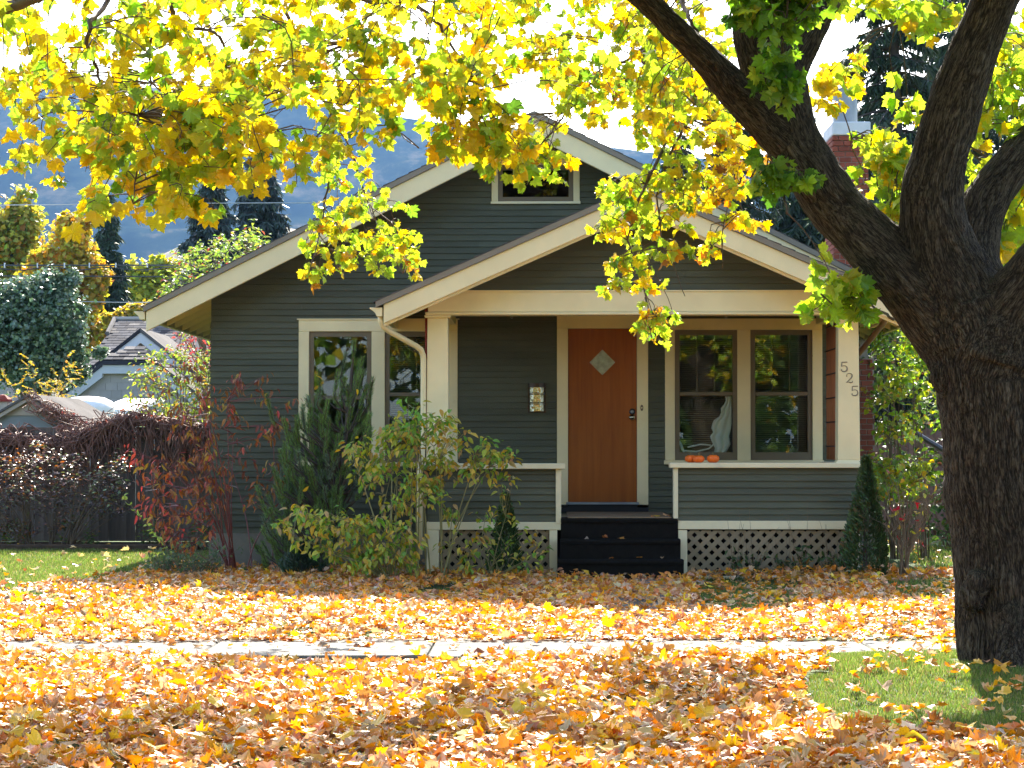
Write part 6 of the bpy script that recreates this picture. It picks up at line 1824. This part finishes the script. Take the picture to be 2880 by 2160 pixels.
def gable(y, ap, foot_l, clip=None, depth=4.0, name='gable_wall'):
    """ap, foot_l in display px; a pale shingled gable with white rakes; clip: display y of a cut-off top"""
    A, F = D(ap[0], ap[1], y), D(foot_l[0], foot_l[1], y)
    s = (A[2] - F[2]) / (A[0] - F[0]); xr_ = 2 * A[0] - F[0]
    zc = D(ap[0], clip, y)[2] if clip else A[2]
    hx = (A[2] - zc) / s
    poly = [(F[0] + .12, 0), (xr_ - .12, 0), (xr_ - .12, F[2] - .05), (A[0] + hx, zc - .12), (A[0] - hx, zc - .12), (F[0] + .12, F[2] - .05)] if clip else [(F[0] + .12, 0), (xr_ - .12, 0), (xr_ - .12, F[2] - .05), (A[0], A[2] - .14), (F[0] + .12, F[2] - .05)]
    w = MB().prism(poly, y + .16, y + .3).build(name, 'wall_shingle', nb)
    shingles(w, ['wall_shingle'], lambda u, v, l: (u, y + .155 - l, v), (F[0] + .1, xr_ - .1), (F[2] - .45, zc - .2), .25, .175, 'wall_shingle', .15, .014,
             inside=lambda u, v: abs(u - A[0]) < (A[2] - .22 - v) / s - .1 and v < zc - .2)
    for xe in (F[0], xr_):
        sg = -1 if xe < A[0] else 1
        xs_ = A[0] + sg * hx
        za, ze = A[2] - s * hx, F[2]
        pts = [(xs_, za), (xe, ze), (xe, ze - .09), (xs_, za - .09)]
        if sg > 0: pts = pts[::-1]
        MB().prism(pts, y - .06, y + depth).build('roof_plane', 'slate_dark' if sg < 0 else 'slate_light', nb)  # right slope paler: its sunlight is painted into the shingle colour
        pts = [(xs_, za - .10), (xe, ze - .10), (xe, ze - .34), (xs_, za - .34)]
        if sg > 0: pts = pts[::-1]
        MB().prism(pts, y - .02, y + .12).build('rake_board', 'white', w)
    if clip:
        MB().box(A[0] - hx, A[0] + hx, y - .08, y + .16, zc - .06, zc + .03).build('clip_edge', 'slate_dark', w)
        MB().box(A[0] - hx, A[0] + hx, y - .02, y + .12, zc - .26, zc - .07).build('rake_board', 'white', w)
        hp = MB(); hp.add(np.array([(A[0] - hx, y - .06, zc + .03), (A[0] + hx, y - .06, zc + .03), (A[0], y + 1.1, A[2] - .05), (A[0], y + 1.1, zc)]), t=[[0, 1, 2], [0, 2, 3], [1, 3, 2], [0, 3, 1]])
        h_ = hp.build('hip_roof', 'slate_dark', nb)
        pl = lambda u, v, l: (u, y - .06 + 1.16 * v - l, zc + .04 + (A[2] - .05 - zc) * v + l)
        shingles(h_, ['slate', 'slate_dark', 'slate_light'], pl, (A[0] - hx, A[0] + hx), (0, .95), .22, .2, inside=lambda u, v: abs(u - A[0]) < hx * (1 - v))
    return w
gable(56.0, (304, 709), (130, 846), None, 4.0)
gable(54.0, (281, 737), (132, 850), 782, 3.0)
c0, c1, c2 = D(-20, 765, 52), D(24, 778, 52), D(24, 800, 52)
t = thing('pale_outbuilding', 'edge of a white outbuilding roof and wall at the picture border above the shed', 'building', (c0[0], 52, 0))
MB().hexa([(c0[0] - 2, 52, c1[2] - .05), (c1[0], 52, c1[2] - .05), (c1[0], 55, c1[2] + .3), (c0[0] - 2, 55, c1[2] + .3), (c0[0] - 2, 52, c1[2] + .05), (c1[0], 52, c1[2] + .05), (c1[0], 55, c1[2] + .40), (c0[0] - 2, 55, c1[2] + .40)]).build('roof', 'white', t)
MB().box(c0[0] - 2, c1[0] - .12, 52.15, 55, 0, c1[2] - .05).build('wall', 'wall_shingle', t)

# ------------------------------------------------------------------ cables
def cable(pts, y, r, label, mat, sag=.0, name='power_cable', extra=False):
    t = thing(name, label, 'cable', D(*pts[0], y))
    P = np.array([D(u, v, y) for u, v in pts]); Q, q = spline(P, np.full(len(P), r), 40)
    MB().tube(Q, q, 6).build('cable', mat, t)
    if extra:
        ph = np.linspace(0, 9 * math.pi, 40)
        MB().tube(Q - np.stack([np.zeros(40), np.zeros(40), .035 + .07 * np.abs(np.sin(ph)) ** 2], 1), r * .7, 5).build('lashed_cable', mat, t)
        for i in range(2, 40, 2): MB().box(Q[i, 0] - .012, Q[i, 0] + .012, y - .02, y + .02, Q[i, 2] - .05, Q[i, 2] + .05).build('clamp', 'wire', t)
cable([(-500, 571), (0, 573), (300, 573), (700, 572), (1100, 566)], 50, .017, 'thick bundled black cable crossing before the yellow trees', 'cable', extra=True)
cable([(-500, 594), (0, 596), (230, 597), (360, 598), (900, 604)], 52, .014, 'single dark cable just below the thick bundled one', 'cable')
cable([(-500, 446), (0, 443), (300, 440), (650, 438), (1100, 436)], 56, .012, 'thin pale wire high across the hillside and spruces', 'wire')
cable([(165, 651), (260, 653), (420, 654), (900, 660)], 49, .010, 'thin pale wire in front of the neighbouring roof', 'wire')

# ------------------------------------------------------------------ background trees
def leafy_tree(name, label, cat, y, blobs, n, size, pal, trunk, group=None, temps=None, mat='farleaf', squash=1.0, shell=.55):
    """blobs: (display cx, cy, rx, ry); crown of leaf clumps gathered in lobes with gaps, on a limbed trunk"""
    c0 = D(trunk, 960, y)
    t = thing(name, label, cat, (c0[0], y, 0), group)
    r2 = np.random.default_rng(int(y * 7 + trunk))
    blobs = list(blobs) + [(b_[0] + b_[2] * r2.normal(0, .6), b_[1] + b_[3] * r2.uniform(-.95, .5), b_[2] * r2.uniform(.28, .5), b_[3] * r2.uniform(.25, .45)) for b_ in blobs for _ in range(5)]
    P, Nn = [], []
    wts = np.array([b_[2] * b_[3] for b_ in blobs], float); wts /= wts.sum()
    lm = MB(); lm.tube([(c0[0], y, -.1), (c0[0] + .1, y, 1.5), (c0[0], y, D(blobs[0][0], blobs[0][1], y)[2])], [.20, .16, .06], 8)
    for (cx, cy_, rx_, ry_), w in zip(blobs, wts):
        c = D(cx, cy_, y); a, b_ = rx_ * y / 5200, ry_ * y / 5200
        if ry_ > 40: lm.tube([(c0[0], y, max(.8, c[2] - b_ - 1.0)), ((c0[0] + c[0]) / 2, y, c[2] - b_ * .6), c], [.09, .06, .02], 6)
        k = int(n * w)
        dirs = norm(rng.normal(0, 1, (k, 3)))
        # lobes: leaves bunch round random centres on the shell
        m_ = max(8, k // 60); cen = norm(rng.normal(0, 1, (m_, 3))) * (shell + (1 - shell) * rng.random((m_, 1)))
        p = cen[rng.integers(0, m_, k)] + dirs * rng.random((k, 1)) ** .7 * .58
        P.append(c + p * np.array([a, (a + b_) / 2 * squash, b_])); Nn.append(dirs + [0, 0, .4])
    lm.build('trunk', 'trunkfar', t)
    P = np.concatenate(P); Nn = np.concatenate(Nn)
    d = norm(rng.normal(0, 1, P.shape) * [1, 1, .45] - [0, 0, .3])
    tone = .8 + .4 * vnoise(P * .9)
    C = pick_cols(len(P), pal, .15) * tone[:, None]
    link('crown', cloud_mesh('crown', temps or OVAL[:2], P, frames(d, Nn + rng.normal(0, .5, P.shape)), size * rng.uniform(.7, 1.3, len(P)), C, mat, .15), t, 'stuff')
    return t
leafy_tree('dense_evergreen', 'dense grey-green rounded tree with silvery sunlit glints behind the shed', 'tree', 47, [(70, 715, 108, 100), (30, 660, 70, 62), (120, 665, 62, 66), (78, 628, 62, 42), (150, 720, 42, 70), (-10, 720, 60, 110), (150, 790, 40, 50), (75, 800, 90, 55)], 38000, .062, [(.55, (.085, .135, .068)), (.45, (.135, .20, .11))], 75, mat='glossleaf', temps=QUAD, shell=.25)
leafy_tree('autumn_tree', 'yellow-green autumn tree with orange tips at the picture border under the hill', 'tree', 78, [(20, 520, 75, 95), (60, 600, 70, 60), (-30, 560, 60, 120), (55, 500, 35, 50)], 8500, .14, [(.45, (.42, .38, .06)), (.40, (.30, .34, .06)), (.15, (.48, .27, .05))], 15, temps=QUAD)
leafy_tree('autumn_tree', 'gold and orange-tipped autumn tree between the yellow-green one and the dark spruce', 'tree', 74, [(150, 535, 50, 66), (190, 590, 45, 60), (120, 600, 60, 50), (205, 660, 28, 70), (195, 720, 40, 40), (165, 500, 25, 36)], 8500, .135, [(.42, (.50, .36, .055)), (.40, (.40, .37, .06)), (.18, (.50, .24, .05))], 160, temps=QUAD)
leafy_tree('willow_tree', 'bright yellow tree between the dark spruce and the crab apple', 'tree', 92, [(310, 612, 50, 46), (345, 596, 45, 34), (285, 650, 45, 30), (350, 650, 50, 50)], 5500, .17, [(.6, (.50, .44, .05)), (.4, (.30, .36, .06))], 315, temps=QUAD)
leafy_tree('autumn_tree', 'small orange-yellow tree just above the neighbouring roof ridge', 'tree', 70, [(285, 690, 35, 28), (255, 700, 25, 22), (320, 680, 30, 25)], 4000, .11, [(.6, (.46, .32, .05)), (.4, (.28, .30, .06))], 285, temps=QUAD)

def spruce(name, label, x, y, h, r, nwh, pal, group=None, droop=.35, z0=.6, dens=1.0, nl=.30, size=(.05, .24)):
    """tiers of drooping boughs hung with needle sprays"""
    t = thing(name, label, 'tree', (x, y, 0), group)
    MB().tube([(x, y, 0), (x + .1, y, h * .5), (x, y, h)], [max(.12, h * .016), h * .011, .02], 8).build('trunk', 'trunkfar', t)
    bm2 = MB(); P, Dd, Cc = [], [], []
    for k in range(nwh):
        f = (k + rng.random()) / nwh
        z = z0 + (h - z0) * f
        ln = r * (1 - f) ** .85 * rng.uniform(.55, 1.1) + .12
        nb_ = 6 if f < .8 else 5
        for j in range(nb_):
            a = rng.uniform(0, 6.28); ca, sa = math.cos(a), math.sin(a)
            tt = np.linspace(0, 1, 7)
            Q = np.stack([x + ca * ln * tt, y + sa * ln * tt, z + ln * (.10 * tt - droop * 1.6 * tt * tt + .45 * droop * tt ** 3 * 1.6)], 1)
            bm2.tube(Q, np.linspace(.03, .006, 7) * (ln / 2 + .3), 4, cap=False)
            n = int((ln + .15) * 105 * dens)
            s = rng.uniform(.12, 1, n) ** .8
            i = np.minimum((s * 6).astype(int), 5); fr = (s * 6 - i)[:, None]
            p = Q[i] * (1 - fr) + Q[i + 1] * fr
            side = rng.uniform(-1, 1, n) * ln * .22 * (1.1 - s)
            p = p + np.stack([-sa * side, ca * side, -np.abs(side) * .25 - rng.random(n) * .05], 1)
            out = np.stack([ca * .35 + -sa * np.sign(side) * .35, sa * .35 + ca * np.sign(side) * .35, np.full(n, -.75)], 1) + rng.normal(0, .3, (n, 3))
            P.append(p); Dd.append(out)
            Cc.append(pick_cols(n, pal, .2) * (.85 + .3 * rng.random()))
    bm2.build('bough', 'trunkfar', t, 'stuff')
    P, Dd, Cc = np.concatenate(P), np.concatenate(Dd), np.concatenate(Cc)
    n = len(P)
    sc = np.stack([rng.uniform(.7, 1.3, n) * size[0], rng.uniform(.6, 1.3, n) * size[1], np.full(n, size[1])], 1)
    link('foliage', cloud_mesh('foliage', [(np.array([[-.5, 0, 0], [.5, 0, 0], [.35, .6, .05], [0, 1, 0], [-.35, .6, .05]]), np.array([[0, 1, 2], [0, 2, 4], [4, 2, 3]]))], P, frames(Dd, rng.normal(0, 1, (n, 3))), sc, Cc, 'needle'), t, 'stuff')
BLUE = [(.6, (.045, .065, .055)), (.4, (.065, .090, .075))]
DKG = [(.6, (.035, .058, .030)), (.4, (.055, .080, .038))]
def at(u, y): return D(u, 960, y)[0]
spruce('spruce_tree', 'tall narrow dark spruce beside the orange autumn tree', at(232, 84), 84, Sz(560, 84) + .2, 1.7, 80, DKG, droop=.28, dens=.7, size=(.065, .26))
spruce('spruce_tree', 'broad blue-grey spruce in front of the pale grassy hill', at(455, 68), 68, Sz(470, 68), 2.6, 74, BLUE, droop=.22, dens=.7, size=(.06, .25))
spruce('spruce_tree', 'tallest blue-grey spruce behind the crab apple above the eave', at(560, 72), 72, Sz(400, 72), 3.0, 84, BLUE, droop=.22, dens=.65, size=(.065, .26))
spruce('spruce_tree', 'small distant spruce top by the foot of the grassy hill', at(330, 120), 120, Sz(720, 120), 1.3, 30, DKG, dens=.6, size=(.12, .45))
spruce('weeping_spruce', 'very tall dark spruce with hanging boughs behind the porch gable', at(1590, 50), 50, 9.3, 2.6, 44, DKG, droop=.45, dens=1.0, size=(.04, .24))
spruce('weeping_spruce', 'very tall dark spruce with hanging boughs behind the chimney flue', at(1930, 46), 46, 12.5, 3.1, 46, DKG, droop=.45, dens=1.0, size=(.04, .24))
spruce('weeping_spruce', 'tall dark spruce framed between the two thickest maple limbs', at(2080, 52), 52, 13, 3.3, 46, DKG, droop=.45, dens=.9, size=(.042, .25))
spruce('weeping_spruce', 'dark spruce at the picture border behind the maple trunk', at(2330, 44), 44, 11.5, 3.2, 42, DKG, droop=.45, dens=.9, size=(.042, .24))
spruce('weeping_spruce', 'dark spruce with hanging boughs just beyond the porch roof peak', at(1470, 55), 55, 8.6, 2.4, 50, DKG, droop=.45, dens=.9, size=(.042, .25))
spruce('spruce_tree', 'shorter dark spruce behind the chimney foot and eave', at(1740, 58), 58, 9.4, 2.7, 80, DKG, droop=.4, dens=.9, size=(.06, .30))
# dark shed-like barn wall and hedge in shade beyond the side yard
t = thing('side_fence', 'dark brown board fence in shade beyond the side lawn behind the trunk', 'fence', (7, 38.5, 0))
x = 4.75
while x < 11:
    MB().box(x, x + .19, 38.5, 38.53, .03, 1.72 + rng.normal(0, .01)).build('board', 'vine', t); x += .2

# trees and a house across the street (behind the camera; seen in the window glass)
for k, (x, y, s) in enumerate(((-9, -9, 1.0), (-2.5, -12, 1.15), (4.0, -9.5, 1.0), (10.5, -11, 1.2), (-16, -11, 1.1), (17, -10, 1.0))):
    lab = ['yellow maple', 'green maple', 'green and gold maple', 'tall green maple', 'broad yellow maple', 'dark green maple'][k] + ' across the street reflected in the window glass'
    t = thing('street_tree', lab, 'tree', (x, y, 0), 'trees across the street')
    MB().tube([(x, y, 0), (x + .1, y, 2.2), (x, y, 5.5 * s)], [.28, .2, .08], 8).build('trunk', 'trunkfar', t)
    n = 4200; cen = norm(rng.normal(0, 1, (60, 3))) * rng.uniform(.4, 1, (60, 1))
    P = np.array([x, y, 5.4 * s]) + (cen[rng.integers(0, 60, n)] + rng.normal(0, .16, (n, 3))) * np.array([3.6, 3.0, 4.6]) * s
    P = P[P[:, 2] > 1.0]; n = len(P)
    pal = [[(.3, YEL), (.7, GRN)], [(.8, (.06, .11, .025)), (.2, GRN)], [(.8, (.07, .12, .03)), (.2, GOLD)], [(.9, (.06, .10, .02)), (.1, GRN)], [(.5, YEL), (.5, GRN)], [(1, DGR)]][k]
    link('crown', cloud_mesh('crown', QUAD, P, frames(rng.normal(0, 1, (n, 3)), rng.normal(0, 1, (n, 3)) + [0, 0, .7]), rng.uniform(.25, .45, n), pick_cols(n, pal), 'farleaf'), t, 'stuff')

n = 9000
P = np.stack([rng.uniform(-20, 22, n), -6.6 + rng.normal(0, .35, n), rng.random(n) ** .8 * 2.3], 1)
P[:, 2] *= .75 + .4 * vnoise(P * [.7, 0, 0])
t = thing('hedge', 'dark green hedge across the street reflected in the window glass', 'hedge', (0, -6.6, 0))
link('foliage', cloud_mesh('foliage', QUAD, P, frames(rng.normal(0, 1, (n, 3)), rng.normal(0, 1, (n, 3)) + [0, .3, .5]), rng.uniform(.16, .3, n), pick_cols(n, [(.7, (.05, .10, .025)), (.3, (.09, .16, .03))]), 'farleaf'), t, 'stuff')

# ------------------------------------------------------------------ hills
HZ = [-.3, 10.]
def hill(name, mat, prof, yc, depth, x0, x1, step, rough, back=300):
    """ridge whose crest shows along prof (display px) at distance yc"""
    px = np.array([p[0] for p in prof], float); py = np.array([p[1] for p in prof], float)
    xs = np.arange(x0, x1, step); ys = np.concatenate([np.linspace(yc - depth, yc, 34), [yc + back * .5, yc + back]])
    X, Y = np.meshgrid(xs, ys)
    u = 1184 + xs * 5200 / yc
    v = np.interp(u, px, py)
    crest = (960 - v) / 5200 * yc + CAMZ
    f = np.clip((Y - (yc - depth)) / depth, 0, 1); f = f ** .85
    f = np.where(Y > yc, 1 - (Y - yc) / back * .8, f)
    q = np.stack([X.ravel(), Y.ravel(), X.ravel() * 0], 1)
    ns = (vnoise(q / (rough * 6)) - .5).reshape(X.shape) * rough * 1.2 + (vnoise(q / (rough * 1.6) + 7) - .5).reshape(X.shape) * rough * .5
    Z = crest[None, :] * f + ns * np.minimum(f * 2, 1) * np.clip((yc - Y) / depth * 3 + .12, .12, 1)
    Z[0] = -5
    Z += (vnoise(q / step * .8 + 3).reshape(X.shape) - .3) * step * .22 * (f > .3)
    nx_, ny_ = len(xs), len(ys)
    i = np.arange((ny_ - 1) * (nx_ - 1)); a = i // (nx_ - 1) * nx_ + i % (nx_ - 1)
    HZ[0] = min(HZ[0], float(Z.min())); HZ[1] = max(HZ[1], float(Z.max()))
    link(name, mesh_from(name, np.stack([X.ravel(), Y.ravel(), Z.ravel()], 1), [np.stack([a, a + 1, a + nx_ + 1, a + nx_], 1)], mat, True), None, 'structure')
hill('mountain', 'mountain', [(-3000, 420), (-900, 300), (-300, 215), (0, 190), (230, 178), (510, 200), (740, 235), (970, 262), (1344, 320), (1600, 350), (2200, 330), (3500, 300), (6000, 420)], 3000, 1150, -2400, 2600, 14, 60)
hill('grassy_hill', 'dryhill', [(-900, 960), (100, 640), (230, 605), (290, 576), (340, 552), (400, 528), (470, 505), (620, 492), (800, 540), (1100, 700), (1500, 960)], 1000, 260, -420, 120, 5, 12, 150)

# ------------------------------------------------------------------ air
HAZE = True
if HAZE:
    m, nt, out = new_mat('haze_air')
    pv_ = N(nt, 'ShaderNodeVolumePrincipled', Density=0.000078, Anisotropy=0.0)
    pv_.inputs['Color'].default_value = (0.27, 0.53, 1.0, 1)
    L(nt, pv_.outputs[0], out.inputs['Volume'])
    M['haze'] = m
    link('haze', MB().box(-6100, 6100, -6100, 6300, HZ[0] - 1, HZ[1] + 6).mesh('haze', 'haze'), None, 'stuff')
